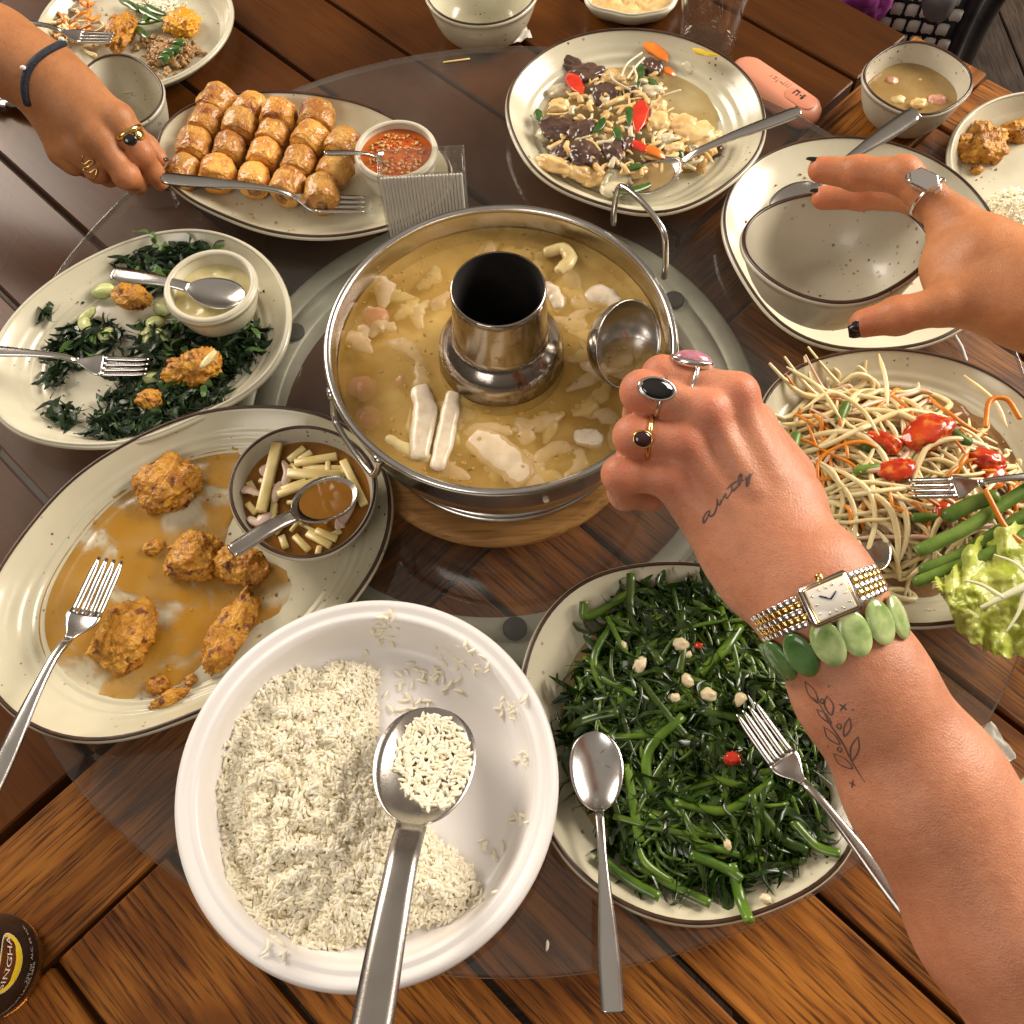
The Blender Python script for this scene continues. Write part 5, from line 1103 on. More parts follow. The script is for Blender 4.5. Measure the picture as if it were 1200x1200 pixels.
def person(label, VF, m, base, spots, name='person'):
    V, Fq = VF; root = empty(name, base, label, 'person')
    skin = mk('skin', (V, Fq.tolist()), m, root, colors=redness(V, spots)); return root, BVHTree.FromPolygons([Vector(v) for v in V.tolist()], Fq.tolist())
def nail(tip, dirv, nrm, w_, l, m, parent, name='fingernail', tipm=None, r_=.0075):
    """curved plate: starts at tip going back along -dir, faces nrm"""
    X = np.array(dirv, float); X /= np.linalg.norm(X); N = np.array(nrm, float); N = N-X*(N@X); N /= np.linalg.norm(N); Y = np.cross(N, X); out = []
    def plate(x0, x1, off, nn=9, pointed=False):
        V = []
        for i in range(nn):
            u = i/(nn-1); x = x0+(x1-x0)*u; ww = w_*(1 if not pointed else (1-.45*u**2))
            if x < -l+.003: ww *= math.sqrt(max(.15, 1-((-l+.003-x)/.003)**2))
            for j in range(7):
                a = (j/6-.5)*2*ww/r_; V.append(np.array(tip)+X*x+Y*r_*math.sin(a)+N*(r_*(math.cos(a)-1)+off-.0012*max(0, u-.3)**2*(x1 > 0)))
        V = np.array(V); n0 = len(V); Vb = V-N*.0007; f = grid_faces(nn, 7, False); side = []
        for i in range(nn-1):
            for e in (0, 6): side.append((i*7+e, (i+1)*7+e, n0+(i+1)*7+e, n0+i*7+e))
        for j in range(6):
            for e in (0, nn-1): side.append((e*7+j, e*7+j+1, n0+e*7+j+1, n0+e*7+j))
        return np.vstack([V, Vb]), f+[tuple(k+n0 for k in q[::-1]) for q in f]+side
    o = mk(name, plate(-l, .0, .0), m, parent)
    if tipm is not None: mk('nail_tip', plate(-.0015, .0052, .0003, pointed=True), tipm, o)
    return o
def band(c, axis, R_, rad, m, parent, name='ring', flat=1.0, e=1.0, xh=(1, 0, 0)):
    f = frame_of(axis, xh); a = np.linspace(0, 2*math.pi, 48, endpoint=False); pts = np.array(c)+np.outer(R_*np.cos(a), f[0])+np.outer(R_*e*np.sin(a), f[1])
    return mk(name, tube(pts, rad, 8, closed=True, flat=flat), m, parent)
SKIN1 = skin_mat('skin_warm', (.56, .250, .140), (.62, .165, .095)); SKIN2 = skin_mat('skin_tan', (.46, .205, .082), (.52, .14, .06)); SKIN3 = skin_mat('skin_amber', (.54, .235, .100), (.58, .14, .07))
NAILP = mat('nail_pink', (.62, .30, .24), (.68, .36, .29), 40, rough=.18, coat=.6); NAILB = mat('nail_black', (.008, .008, .009), rough=.1, coat=.8)
SILV = steel('silver', (.78, .76, .73), .16); GOLD = steel('gold', (.80, .55, .20), .15)

# ---- hand A: photographer's right hand on the ladle, forearm running out of the lower right
I_ = lambda x, y, d: D(x, y, d)
wr1 = I_(944, 682, .438); fa = [I_(962, 712, .436), I_(1010, 805, .440), I_(1085, 925, .445), I_(1180, 1075, .445), I_(1300, 1260, .440)]
mcp = [I_(862, 462, .448), I_(828, 482, .444), I_(800, 517, .446), I_(784, 558, .452)]
hn = -(cF)      # back of the hand faces the camera
palm = [(fa[0], fa[1], .0275, .0300, (hn, 1.15)), (fa[1], fa[2], .0300, .0355, (hn, 1.08)), (fa[2], fa[3], .0355, .0420), (fa[3], fa[4], .0420, .0450), (wr1, fa[0], .0270, .0275, (hn, 1.2))]
wx = [I_(935, 640, .443), I_(918, 648, .441), I_(900, 662, .442), I_(886, 680, .446)]
for k in range(4): palm.append((wx[k]+cF*.002, mcp[k]+cF*.004+(wx[k]-mcp[k])*.06, .0165, .0108-.0005*k, (hn, 1.2)))
palm += [(I_(905, 600, .455), I_(850, 520, .462), .020, .0165, (hn, 1.0)), (wr1, I_(890, 640, .448), .026, .024, (hn, 1.35)), (I_(925, 590, .458), I_(860, 500, .470), .016, .014)]
idx = ([mcp[0], I_(776, 441, .452), I_(770, 468, .478), I_(795, 490, .492)], [.0098, .0090, .0082, .0069])
mid = ([mcp[1], I_(752, 459, .447), I_(752, 486, .474), I_(790, 508, .490)], [.0096, .0092, .0084, .0071])
rin = ([mcp[2], I_(743, 511, .448), I_(744, 535, .474), I_(782, 540, .488)], [.0094, .0090, .0082, .0069])
pin = ([mcp[3], I_(728, 556, .451), I_(733, 578, .470), I_(762, 585, .480)], [.0090, .0084, .0076, .0064])
thu = ([I_(920, 560, .470), I_(880, 500, .490), I_(840, 490, .505), I_(805, 498, .510)], [.0150, .0120, .0105, .0085])
bm_ = [(m_+hn*.0034, m_+hn*.0035, .0092, .0092) for m_ in mcp]+[(wx[k]*.55+mcp[k]*.45+hn*.0068, mcp[k]+hn*.0050, .0028, .0044) for k in range(4)]
allp = np.vstack([np.array(q[0]) for q in palm]+[np.array(q[1]) for q in palm]+[np.array(p) for f_ in (idx, mid, rin, pin, thu) for p in f_[0]])
A_VF = arm(palm, [idx, mid, rin, pin, thu], allp.min(0)-.05, allp.max(0)+.05, .0015, .012, .0045, bm_)
spots = [(p, .012, .75) for f_ in (idx, mid, rin, pin) for p in f_[0][1:2]]+[(m_+hn*.012, .012, .45) for m_ in mcp]
pA, bA = person('bare forearm and fist gripping the ladle, with rings, watch and tattoos', A_VF, SKIN1, fa[-1], spots)
# rings on the fist
def ring_at(f_, t, R_, m, wire=.0009):
    a, b = np.array(f_[0][0]), np.array(f_[0][1]); c = a+(b-a)*t; ax = (b-a)/np.linalg.norm(b-a); return c, ax, band(c, ax, R_, wire, m, pA)
STONE_P = mat('pink_quartz', (.42, .14, .20), (.60, .30, .36), 160, rough=.12, coat=.8, sss=.3); ONYX = mat('onyx', (.006, .006, .007), rough=.05, coat=1); GARN = mat('dark_garnet', (.035, .006, .008), rough=.05, coat=1)
def stone(px, py, fr_hint, ring, r_, m, bez, name='stone', dome=.6, off=.0025, roll_=0.0, bvh=None):
    p, n_ = hit(bvh or bA, px, py, off)
    if p is None: return
    f = frame_of(n_, fr_hint); mk('setting', lathe([(1.12, -.9), (1.16, .1), (1.06, .35), (.98, .2)], (0, 0, 0), 32, True, True), None, None) if False else None
    V, Fc = lathe([(1.0*math.cos(a), dome*math.sin(a)) for a in np.linspace(0, 1.5, 8)], (0, 0, 0), 32, True, True); S_ = np.array([r_[0], r_[1], r_[2]]); mk(name, ((V*S_)@f+p, Fc), m, ring)
    V, Fc = lathe([(1.0, -.55), (1.14, -.5), (1.17, .05), (1.10, .18), (1.0, .12)], (0, 0, 0), 32, True, False); mk('setting', ((V*S_)@f+p, Fc), bez, ring)
c, ax, r1 = ring_at(idx, .58, .0101, SILV, .0011); stone(811, 426, cR+cU*.05, r1, (.0092, .0060, .0050), STONE_P, SILV, dome=.9, off=.0018)
c, ax, r2 = ring_at(mid, .70, .0101, SILV); stone(768, 457, cR-cU*.15, r2, (.0080, .0048, .0035), ONYX, SILV, dome=.6)
c, ax, r3 = ring_at(rin, .70, .0100, GOLD, .0011); stone(752, 514, cR-cU*.3, r3, (.0042, .0036, .0030), GARN, GOLD, dome=.5)
# tattoos: thin ink strokes lying on the skin
INK = mat('tattoo_ink', (.085, .055, .055), (.16, .095, .085), 300, rough=.6)
def ink(lines, bvh, parent, name, w_=.00045, lab=None):
    parts_ = []
    for l in lines:
        ww = w_; 
        if isinstance(l[0], (int, float)): ww = l[0]; l = l[1:]
        q = smooth_path([(x, y, 0) for x, y in l], max(6, 5*len(l))); pts = []; nn = []
        for x, y, _ in q:
            p, n_ = hit(bvh, x, y, .00012)
            if p is not None: pts.append(p); nn.append(n_)
        if len(pts) < 3: continue
        pts = np.array(pts); parts_.append(tube(pts, [ww*(.45+.55*math.sin(math.pi*(i+.6)/(len(pts)+.2))) for i in range(len(pts))], 5, .12, up=np.mean(nn, 0)))
    return mk(name, join(parts_), INK, parent, lab)
Z = lambda pts: [(800+x/12, 530+y/12) for x, y in pts]
ink([Z([(385, 815), (330, 850), (290, 930), (295, 990), (340, 930), (385, 815)]), Z([(385, 815), (370, 880), (400, 900), (450, 850), (485, 740), (480, 650)]), Z([(480, 650), (500, 720), (520, 735), (550, 670), (520, 690)]), Z([(550, 690), (590, 600), (610, 580), (600, 620), (625, 640), (660, 600), (700, 520)]), Z([(700, 440), (690, 500), (710, 540), (760, 480)]), Z([(620, 520), (690, 450), (770, 400)]), Z([(720, 545), (790, 460), (830, 350), (820, 300), (790, 350), (785, 430), (790, 465), (830, 390), (860, 400)]), Z([(890, 330), (890, 400), (940, 320), (950, 310), (930, 420), (905, 475), (900, 430), (940, 370), (985, 290)])], bA, pA, 'lettering_tattoo', .00048, 'handwritten word tattooed on the back of the hand')
Y = lambda pts: [(880+x*.3832, 740+y*.3832) for x, y in pts]
ink([Y([(348, 460), (310, 400), (280, 340), (240, 280), (215, 230), (190, 200)]), Y([(165, 152), (175, 190), (205, 218), (195, 180), (165, 152)]), Y([(232, 195), (225, 225), (245, 255), (252, 225), (232, 195)]), Y([(200, 238), (215, 262), (245, 280), (228, 250), (200, 238)]), Y([(302, 262), (285, 290), (285, 320), (305, 295), (302, 262)]), Y([(222, 290), (235, 325), (272, 345), (255, 315), (222, 290)]), Y([(328, 320), (305, 355), (308, 395), (330, 360), (328, 320)]), Y([(252, 372), (270, 405), (310, 418), (290, 390), (252, 372)]), Y([(268, 280), (262, 290), (272, 298), (276, 286), (268, 280)]), Y([(215, 205), (212, 215), (222, 220), (222, 208), (215, 205)]),
     Y([(270, 352), (264, 360), (274, 368), (278, 358), (270, 352)]), Y([(270, 222), (282, 230), (292, 240)]), Y([(290, 220), (282, 230), (272, 242)]), Y([(300, 462), (310, 466), (320, 470)]), Y([(312, 452), (310, 466), (308, 478)]), Y([(310, 236), (312, 239), (314, 240)]), Y([(236, 166), (238, 168), (240, 169)]), Y([(234, 350), (236, 352), (238, 353)])], bA, pA, 'leaf_sprig_tattoo', .00045, 'leafy sprig tattooed on the inner forearm')

# wrist watch and bracelet wrap around the forearm
def around(px_a, px_b, bvh, n=60):
    """points on the skin under a line between two pixels, then closing behind the arm"""
    out = []
    for t in np.linspace(0, 1, n):
        p, n_ = hit(bvh, px_a[0]+(px_b[0]-px_a[0])*t, px_a[1]+(px_b[1]-px_a[1])*t, 0)
        if p is not None: out.append((p, n_))
    return out
watch = empty('wrist_watch', I_(960, 700, .41), 'two tone rectangular wrist watch with link band on the forearm', 'watch')
row = around((889, 737), (1031, 677), bA, 120)
pts = np.array([p for p, n_ in row]); nr = np.array([n_ for p, n_ in row]); seg = np.r_[0, np.cumsum(np.linalg.norm(np.diff(pts, axis=0), axis=1))]; Ltot = seg[-1]
pmid, _ = hit(bA, 968, 699, 0); kmid = np.argmin(np.linalg.norm(pts-pmid, axis=1)); smid = seg[kmid]
def on_row(s_):
    s_ = min(max(s_, 0), Ltot); p = np.array([np.interp(s_, seg, pts[:, d]) for d in range(3)]); n_ = np.array([np.interp(s_, seg, nr[:, d]) for d in range(3)]); n_ /= np.linalg.norm(n_); q = np.array([np.interp(min(s_+.001, Ltot), seg, pts[:, d]) for d in range(3)])-np.array([np.interp(max(0, s_-.001), seg, pts[:, d]) for d in range(3)]); q /= np.linalg.norm(q)
    return p, n_, q
p, n_, q = on_row(smid); wf = frame_of(n_, q); wc = p+n_*.0034
mk('case', box(wc, (.0225, .0185, .0052), wf, .0012), SILV, watch)
mk('bezel', box(wc+n_*.0030, (.0190, .0158, .0012), wf, .0005), GOLD, watch)
dial = mk('dial', box(wc+n_*.0036, (.0172, .0140, .0008), wf, .0003), mat('watch_dial', (.78, .74, .66), (.84, .80, .73), 60, rough=.2, coat=.6), watch)
BLUE = mat('blue_hand', (.01, .015, .05), rough=.2)
for a, l in ((2.5, .0052), (.55, .0042)):
    d = wf[0]*math.cos(a)+wf[1]*math.sin(a); mk('hand', box(wc+n_*.0042+d*l*.45, (l, .0007, .0003), frame_of(n_, d)), BLUE, dial)
for k in range(12):
    a = k*math.pi/6; rr2 = min(.0076/max(abs(math.cos(a)), 1e-3), .0060/max(abs(math.sin(a)), 1e-3)); d = wf[0]*math.cos(a)+wf[1]*math.sin(a); mk('hour_mark', box(wc+n_*.00415+d*(rr2-.0007), (.0013, .0004, .0002), frame_of(n_, d)), GOLD, dial)
mk('crown', lathe([(.0016, 0), (.0018, .0005), (.0018, .0022), (.0014, .0026)], wc+wf[1]*.0092, 12, True, True, frame_of(wf[1])), GOLD, watch)
lk = 0
for side in (-1, 1):
    s_ = smid+side*.0128
    while .0012 < s_ < Ltot-.0010:
        p, n_, q = on_row(s_); f = frame_of(n_, q); wd = .0155-.004*min(1, abs(s_-smid)/.05)
        for j in range(5):
            o_ = (j-2)/2.5*wd*.5; mk('link', box(p+n_*.0016+f[1]*o_+f[0]*(.0009 if j % 2 else 0), (.0029, wd/5*.95, .0017), f, .00022), GOLD if j in (1, 3) else SILV, watch)
        s_ += side*.0031
# shell bracelet
SHELL = mat('green_shell', (.16, .30, .06), (.55, .66, .30), 75, .3, .62, rough=.16, coat=.7, brand=.2, sss=.2); SHELLD = mat('dark_green_shell', (.045, .12, .03), (.12, .25, .08), 60, rough=.18, coat=.6)
br = empty('shell_bracelet', I_(985, 745, .41), 'bracelet of oval green shell discs worn beside the watch', 'bracelet')
for i, (x, y, ang, m, a_, b_) in enumerate([(903, 773, 1.25, SHELLD, .0105, .0036), (917, 771, 1.2, SHELLD, .0108, .0046), (940, 765, 1.18, SHELLD, .0112, .0066), (970, 752, 1.12, SHELL, .0112, .0070), (999, 741, 1.10, SHELL, .0112, .0070), (1027, 729, 1.05, SHELL, .0108, .0064), (1047, 724, 1.0, SHELL, .0106, .0040)]):
    p, n_ = hit(bA, x, y, .0022)
    if p is None: p, n_ = hit(bA, x-8 if x > 980 else x+8, y, .0022)
    if p is None: continue
    xh = cR*math.cos(ang)-cU*math.sin(ang); f = frame_of(n_, xh)
    V, Fc = lathe([(.94, -.0011), (1.0, -.0004), (1.0, .0004), (.94, .0011), (.6, .0015)], (0, 0, 0), 32, True, True); bb = .0070
    V = V*np.array([a_, bb, 1]); mk('shell_disc', (V@f+p, Fc), m, br)
prow = around((893, 772), (1056, 722), bA, 60)
if len(prow) > 4: mk('cord', tube(np.array([p+n_*.0009 for p, n_ in prow]), .0005, 6), SILV, br)
for i in range(7):
    for o_ in (-7, 7):
        x = 925+i*18.5; y = 769-i*6.6+o_
        p, n_ = hit(bA, x, y, .0012)
        if p is not None: mk('bead', blob(p, (.0011,)*3, i, 0, 1, 1, 2), SILV, br)

# ---- hand C: left hand holding the bowl, from the right edge
d0 = .585
wC = I_(1290, 372, .560); C_ = lambda x, y, d: D(x, y, d)
palmC = [(C_(1205, 345, .572), C_(1420, 430, .545), .0275, .0330), (C_(1420, 430, .545), C_(1640, 520, .52), .0330, .0400), (C_(1150, 310, .585), C_(1215, 348, .572), .0270, .0290), (C_(1122, 262, .600), C_(1205, 330, .575), .0130, .0210), (C_(1130, 350, .580), C_(1205, 355, .570), .0150, .0215), (C_(1128, 282, .615), C_(1190, 340, .590), .0150, .020), (C_(1135, 300, .630), C_(1190, 345, .60), .0140, .020)]
palmC += [(C_(1112, 278, .604), C_(1108, 312, .596), .0105, .0110), (C_(1108, 312, .596), C_(1118, 345, .582), .0110, .0130)]
fiC = ([C_(1118, 258, .600), C_(1058, 205, .612), C_(1005, 203, .625), C_(962, 199, .634)], [.0122, .0114, .0106, .0086])
fmC = ([C_(1130, 272, .622), C_(1072, 230, .650), C_(1010, 228, .664), C_(965, 232, .672)], [.0116, .0108, .0100, .0082])
frC = ([C_(1136, 290, .640), C_(1085, 262, .682), C_(1030, 262, .705), C_(985, 268, .712)], [.0108, .0096, .0088, .0072])
fpC = ([C_(1142, 310, .650), C_(1098, 295, .695), C_(1050, 298, .715), C_(1012, 304, .722)], [.0100, .0088, .0080, .0066])
ftC = ([C_(1160, 345, .575), C_(1105, 358, .573), C_(1052, 370, .578), C_(1012, 379, .584)], [.0165, .0118, .0110, .0088])
allp = np.vstack([np.array(q[0]) for q in palmC]+[np.array(q[1]) for q in palmC]+[np.array(p) for f_ in (fiC, fmC, frC, fpC, ftC) for p in f_[0]])
C_VF = arm(palmC, [fiC, fmC, frC, fpC, ftC], allp.min(0)-.04, allp.max(0)+.04, .0016, .015, .0085)
spots = [(f_[0][k], .012, .7) for f_ in (fiC, fmC, ftC) for k in (2, 3)]+[(fiC[0][1], .012, .6), (fiC[0][2], .012, .6)]
pC, bC = person('hand with dark nail tips and silver ring holding up an empty bowl', C_VF, SKIN3, C_(1640, 520, .52), spots)
tipd = ftC[0][3]-ftC[0][2]; p, n_ = hit(bC, 1011, 384, .0)
nn = -cF*.80-cU*.60; nn /= np.linalg.norm(nn); nail(ftC[0][3]+tipd/np.linalg.norm(tipd)*.0058+nn*.0078, tipd, nn, .0068, .0130, NAILP, pC, tipm=NAILB, r_=.0085)
if True:
    tipd = fiC[0][3]-fiC[0][2]; tipd /= np.linalg.norm(tipd); nn = cU*.8-cF*.45; nail(fiC[0][3]+tipd*.0050+nn/np.linalg.norm(nn)*.0074, tipd, nn, .0052, .0105, NAILP, pC, tipm=NAILB)
    tipd = fmC[0][3]-fmC[0][2]; tipd /= np.linalg.norm(tipd); nail(fmC[0][3]+tipd*.0050+nn/np.linalg.norm(nn)*.0070, tipd, nn, .0052, .0105, NAILP, pC, tipm=NAILB)
# broad silver ring on the index finger
a, b = np.array(fiC[0][0]), np.array(fiC[0][1]); c = a+(b-a)*.52; ax = b-a
sr = band(c, ax, .0130, .0013, SILV, pC, flat=1.0)
p, n_ = hit(bC, 1082, 213, .0016)
if p is not None:
    f = frame_of(n_, cR*.8-cU*.55); nn2 = 8
    def hexa(sx, sy, h0, h1, bev):
        rg_ = []
        for ins, z in ((0, h0), (0, h1-bev), (bev, h1)):
            a_ = np.array([(-1, 0), (-.55, -.8), (.55, -.8), (1, 0), (.55, .8), (-.55, .8)]); rg_.append(np.c_[a_[:, 0]*(sx-ins), a_[:, 1]*(sy-ins), np.full(6, z)])
        return loft(rg_)
    for off, sx, sy, h in ((0.0, .0105, .0078, .0026), (-.0082, .0052, .0050, .0020), (.0085, .0050, .0046, .0018)):
        V, Fc = hexa(sx, sy, -.002, h, .0012); mk('plate', (V@f+p+f[0]*off*.9-n_*abs(off)*.25, Fc), SILV, sr, smooth=False)
    for sg in (-1, 1):
        mk('shoulder', tube(smooth_path([p+f[0]*sg*.004+f[1]*.006, p+f[0]*sg*.011-n_*.002, p+f[0]*sg*.004-f[1]*.006], 12), .0009, 6), SILV, sr)
# ---- hand B: hand at the upper left on the fork
E_ = lambda x, y, d: D(x, y, d)
eb = -cF*.7+np.array([0, 0, .5])
palmB = [(E_(-470, -215, .835), E_(-120, -10, .835), .044, .038), (E_(-120, -10, .835), E_(0, 60, .838), .038, .0330), (E_(0, 60, .838), E_(46, 88, .842), .0330, .0290), (E_(46, 88, .842), E_(80, 118, .845), .0290, .0290), (E_(70, 92, .840), E_(136, 138, .838), .0190, .0140), (E_(72, 105, .838), E_(112, 158, .836), .0190, .0140), (E_(66, 118, .842), E_(88, 172, .846), .0180, .0130), (E_(58, 122, .852), E_(72, 178, .858), .0165, .0120), (E_(90, 115, .870), E_(130, 150, .875), .018, .015)]
biB = ([E_(140, 142, .838), E_(166, 180, .848), E_(179, 202, .866), E_(188, 214, .876)], [.0122, .0105, .0092, .0078])
bmB = ([E_(115, 162, .836), E_(148, 206, .846), E_(160, 214, .868), E_(166, 204, .886)], [.0122, .0112, .0096, .0080])
brB = ([E_(92, 172, .846), E_(114, 200, .852), E_(128, 206, .872), E_(138, 196, .888)], [.0112, .0100, .0090, .0076])
bpB = ([E_(76, 176, .858), E_(88, 192, .862), E_(102, 196, .880), E_(112, 186, .892)], [.0104, .0092, .0084, .0070])
btB = ([E_(110, 125, .870), E_(150, 152, .882), E_(172, 172, .886), E_(186, 186, .888)], [.0140, .0115, .0100, .0080])
allp = np.vstack([np.array(q[0]) for q in palmB]+[np.array(q[1]) for q in palmB]+[np.array(p) for f_ in (biB, bmB, brB, bpB, btB) for p in f_[0]])
B_VF = arm(palmB, [biB, bmB, brB, bpB, btB], allp.min(0)-.05, allp.max(0)+.05, .0018, .018, .010, [(q[0][0]-cF*.003, q[0][0]-cF*.0031, .0100, .0100) for q in (biB, bmB, brB, bpB)])
pB, bB = person('hand with cord bracelet gripping a fork by the spring rolls', B_VF, SKIN2, E_(-470, -215, .835), [(q[0][1], .012, .6) for q in (biB, bmB, brB)]+[(q[0][3], .01, .6) for q in (biB, btB)])
CORD = mat('black_cord', (.010, .012, .022), (.022, .025, .04), 300, rough=.7, bump=.8, bsc=600)
prow = []
for t in np.linspace(0, 1, 40):
    x = (1-t)**2*83+2*t*(1-t)*16+t*t*33; y = (1-t)**2*49+2*t*(1-t)*70+t*t*121; p, n_ = hit(bB, x, y, .0012)
    if p is not None: prow.append(p)
if len(prow) > 6:
    cb = mk('cord_bracelet', tube(np.array(prow), .0030, 10, .75), CORD, label='black cord bracelet with a white bead on the left hand', cat='bracelet') if False else None
    cbt = empty('cord_bracelet', prow[len(prow)//2], 'black cord bracelet with small white beads on the wrist by the noodles', 'bracelet')
    mk('cord', tube(np.array(prow), .0038, 10, .8), CORD, cbt)
    WB = mat('white_bead', (.75, .73, .70), rough=.25)
    for x, y in ((30, 81), (70, 51)):
        p, n_ = hit(bB, x, y, .0040)
        if p is not None: mk('bead', blob(p, (.0028, .0022, .0022), 2, .05, 1, 1, 2), WB, cbt)
a, b = np.array(biB[0][0]), np.array(biB[0][1]); c = a+(b-a)*.42; gr_ = band(c, b-a, .0126, .0017, GOLD, pB, flat=1.6)
p, n_ = hit(bB, 153, 164, .0014)
if p is not None: mk('stone', blob(p, (.0060, .0050, .0020), 2, .02, 1, 1, 3, frame_of(n_, cR)), ONYX, gr_)
p, n_ = hit(bB, 163, 158, .0012)
if p is not None: mk('gold_plate', blob(p, (.0052, .0048, .0020), 2, .05, 2, 1, 3, frame_of(n_, cR)), GOLD, gr_)
wire = []
for x, y in [(97, 182), (95, 188), (100, 192), (105, 188), (110, 190), (104, 196), (98, 198), (106, 202), (113, 198), (112, 205), (108, 210)]:
    p, n_ = hit(bB, x, y, .0012)
    if p is not None: wire.append(p)
if len(wire) > 4: mk('wire_ring', tube(smooth_path(wire, 50), .0009, 6), GOLD, pB)
for q, nn in ((biB, -cF*.6+cR*.6), (btB, cU*.7-cF*.3+cR*.3)):
    td = q[0][3]-q[0][2]; td /= np.linalg.norm(td); nn = nn/np.linalg.norm(nn); nail(q[0][3]+td*.0050+nn*.0066, td, nn, .0050, .0100, NAILP, pB, tipm=NAILB)
# ------------------------------------------------------------------ other things on and beyond the table
CLEAR = NT('clear_glass'); CLEAR.set(Base_Color=(.95, .95, .93), Roughness=.02); CLEAR.b.inputs['Transmission Weight'].default_value = 1; CLEAR.b.inputs['IOR'].default_value = 1.45; CLEAR = CLEAR.m
PLAST = NT('clear_plastic'); PLAST.set(Base_Color=(.90, .89, .86), Roughness=.10); PLAST.b.inputs['Transmission Weight'].default_value = .8; PLAST.b.inputs['IOR'].default_value = 1.45; PLAST = PLAST.m
TUMB = thin_glass('tumbler_glass', (.95, .95, .93), haze=.012)
def tumbler(c, r0, r1, h, label, name='tumbler'):
    return mk(name, lathe([(.0004, .001), (r0-.003, .001), (r0, .004), (r1, h-.002), (r1-.0008, h), (r1-.0019, h-.002), (r0-.0022, .011), (r0-.006, .0085), (.0004, .008)], (c[0], c[1], .0005), 64, True, True), TUMB, label=label, cat='glass')
tb = (P(838, 50, .0)+P(838, 50, 0))/2; tumbler((.238, .925), .030, .037, .088, 'clear drinking tumbler beyond the mushroom dish')
gl = P(8, 40, .0); tumbler((gl[0]-.030, gl[1]-.02), .030, .037, .10, 'clear glass behind the wrist with the cord bracelet')
gl = P(1222, 800, .0); tumbler((gl[0]+.018, gl[1]), .030, .036, .095, 'clear glass standing beyond the tip of the cabbage leaf')

# ribbed clear holder behind the hot pot
hl_, hr_ = P(441, 206, .126), P(545, 200, .126); hx = hr_-hl_; hw_ = np.linalg.norm(hx); hx /= hw_; hy = np.cross((0, 0, 1.), hx); hc = (hl_+hr_)/2; hfr2 = np.array([hx, hy, [0, 0, 1.]])
rh = empty('ribbed_holder', (hc[0], hc[1], GZ), 'clear ribbed plastic holder standing behind the hot pot', 'holder')
hb = GZ+.001; hh_ = .126-hb
PLAST = thin_glass('holder_plastic', (.93, .92, .90), haze=.06, rough=.08)
mk('front_panel', box((hc[0], hc[1], hb+hh_/2), (hw_, .0022, hh_), hfr2, .0006), PLAST, rh)
mk('back_panel', box(np.array([hc[0], hc[1], hb+hh_/2])+hy*.030, (hw_, .0022, hh_), hfr2, .0006), PLAST, rh)
for sg in (-1, 1): mk('side_panel', box(np.array([hc[0], hc[1], hb+hh_/2])+hy*.015+hx*sg*(hw_/2-.0015), (.0022, .0260, hh_*.98), hfr2, .0006), PLAST, rh)
mk('base', box(np.array([hc[0], hc[1], hb+.002])+hy*.015, (hw_-.006, .0262, .003), hfr2, .0006), PLAST, rh)
RIBP = NT('rib_plastic'); RIBP.set(Base_Color=(.82, .79, .72), Roughness=.16); RIBP.b.inputs['Transmission Weight'].default_value = .35; RIBP = RIBP.m
for k in range(24):
    o_ = (k+.5)/24-.5; c = np.array([hc[0], hc[1], hb+hh_/2])+hx*hw_*.94*o_-hy*.0018
    mk('rib', tube([c-np.array([0, 0, hh_*.48]), c, c+np.array([0, 0, hh_*.48])], .0013, 8), RIBP, rh)

# pink pocket device lying at the turntable's edge
PKM = mat('pink_plastic', (.66, .27, .17), (.70, .30, .19), 10, rough=.38, sss=.1); PKD = mat('pink_button', (.60, .23, .14), rough=.4); BLKP = mat('print_black', (.02, .018, .018), rough=.5); GRYP = mat('print_grey', (.42, .17, .11), rough=.5)
a_, b_ = P(872, 82, .014), P(945, 132, .014); dx = b_-a_; Lp = np.linalg.norm(dx)+.028; dx /= np.linalg.norm(dx); dy = np.cross((0, 0, 1.), dx); pfr = np.array([dx, dy, [0, 0, 1.]]); pcn = (a_+b_)/2; pcn[2] = 0
pk = empty('power_bank', (pcn[0], pcn[1], .0005), 'pink rounded plastic power bank with printed marks by the dinner plate', 'power bank')
def pill(L, W, h0, h1, bev):
    rings = []
    for ins, z in ((bev, h0), (bev*.3, h0+bev*.4), (0, h0+bev), (0, h1-bev), (bev*.3, h1-bev*.4), (bev, h1)):
        w2 = W/2-ins; l2 = L/2-W/2; th_ = np.linspace(-math.pi/2, math.pi/2, 14)
        rings.append(np.vstack([np.c_[l2+w2*np.cos(th_), w2*np.sin(th_), np.full(14, z)], np.c_[-l2-w2*np.cos(th_), -w2*np.sin(th_), np.full(14, z)]]))
    return loft(rings)
V, Fc = pill(Lp, .040, .0005, .024, .009); mk('body', (V@pfr+np.array([pcn[0], pcn[1], 0]), Fc), PKM, pk)
def mark(u, v, su, sv, m, name): mk(name, box(np.array([pcn[0], pcn[1], .0243])+dx*u+dy*v, (su, sv, .0004), pfr), m, pk)
u0 = Lp/2-.036
bt_ = mk('button_panel', ((pill(.036, .020, .0, .0012, .0004)[0]+np.array([Lp/2-.026, 0, .0236]))@pfr+np.array([pcn[0], pcn[1], 0]), pill(.036, .020, 0, .0012, .0004)[1]), PKD, pk)
for u, v, su, sv in ((0, .003, .0012, .007), (.0022, .0062, .0044, .0012), (.0044, .003, .0012, .007), (.0080, .003, .0016, .0018), (.0110, .003, .0024, .0075)):
    mk('digit', box(np.array([pcn[0], pcn[1], .02515])+dx*(u0+u)+dy*v, (su, sv, .0004), pfr), BLKP, bt_)
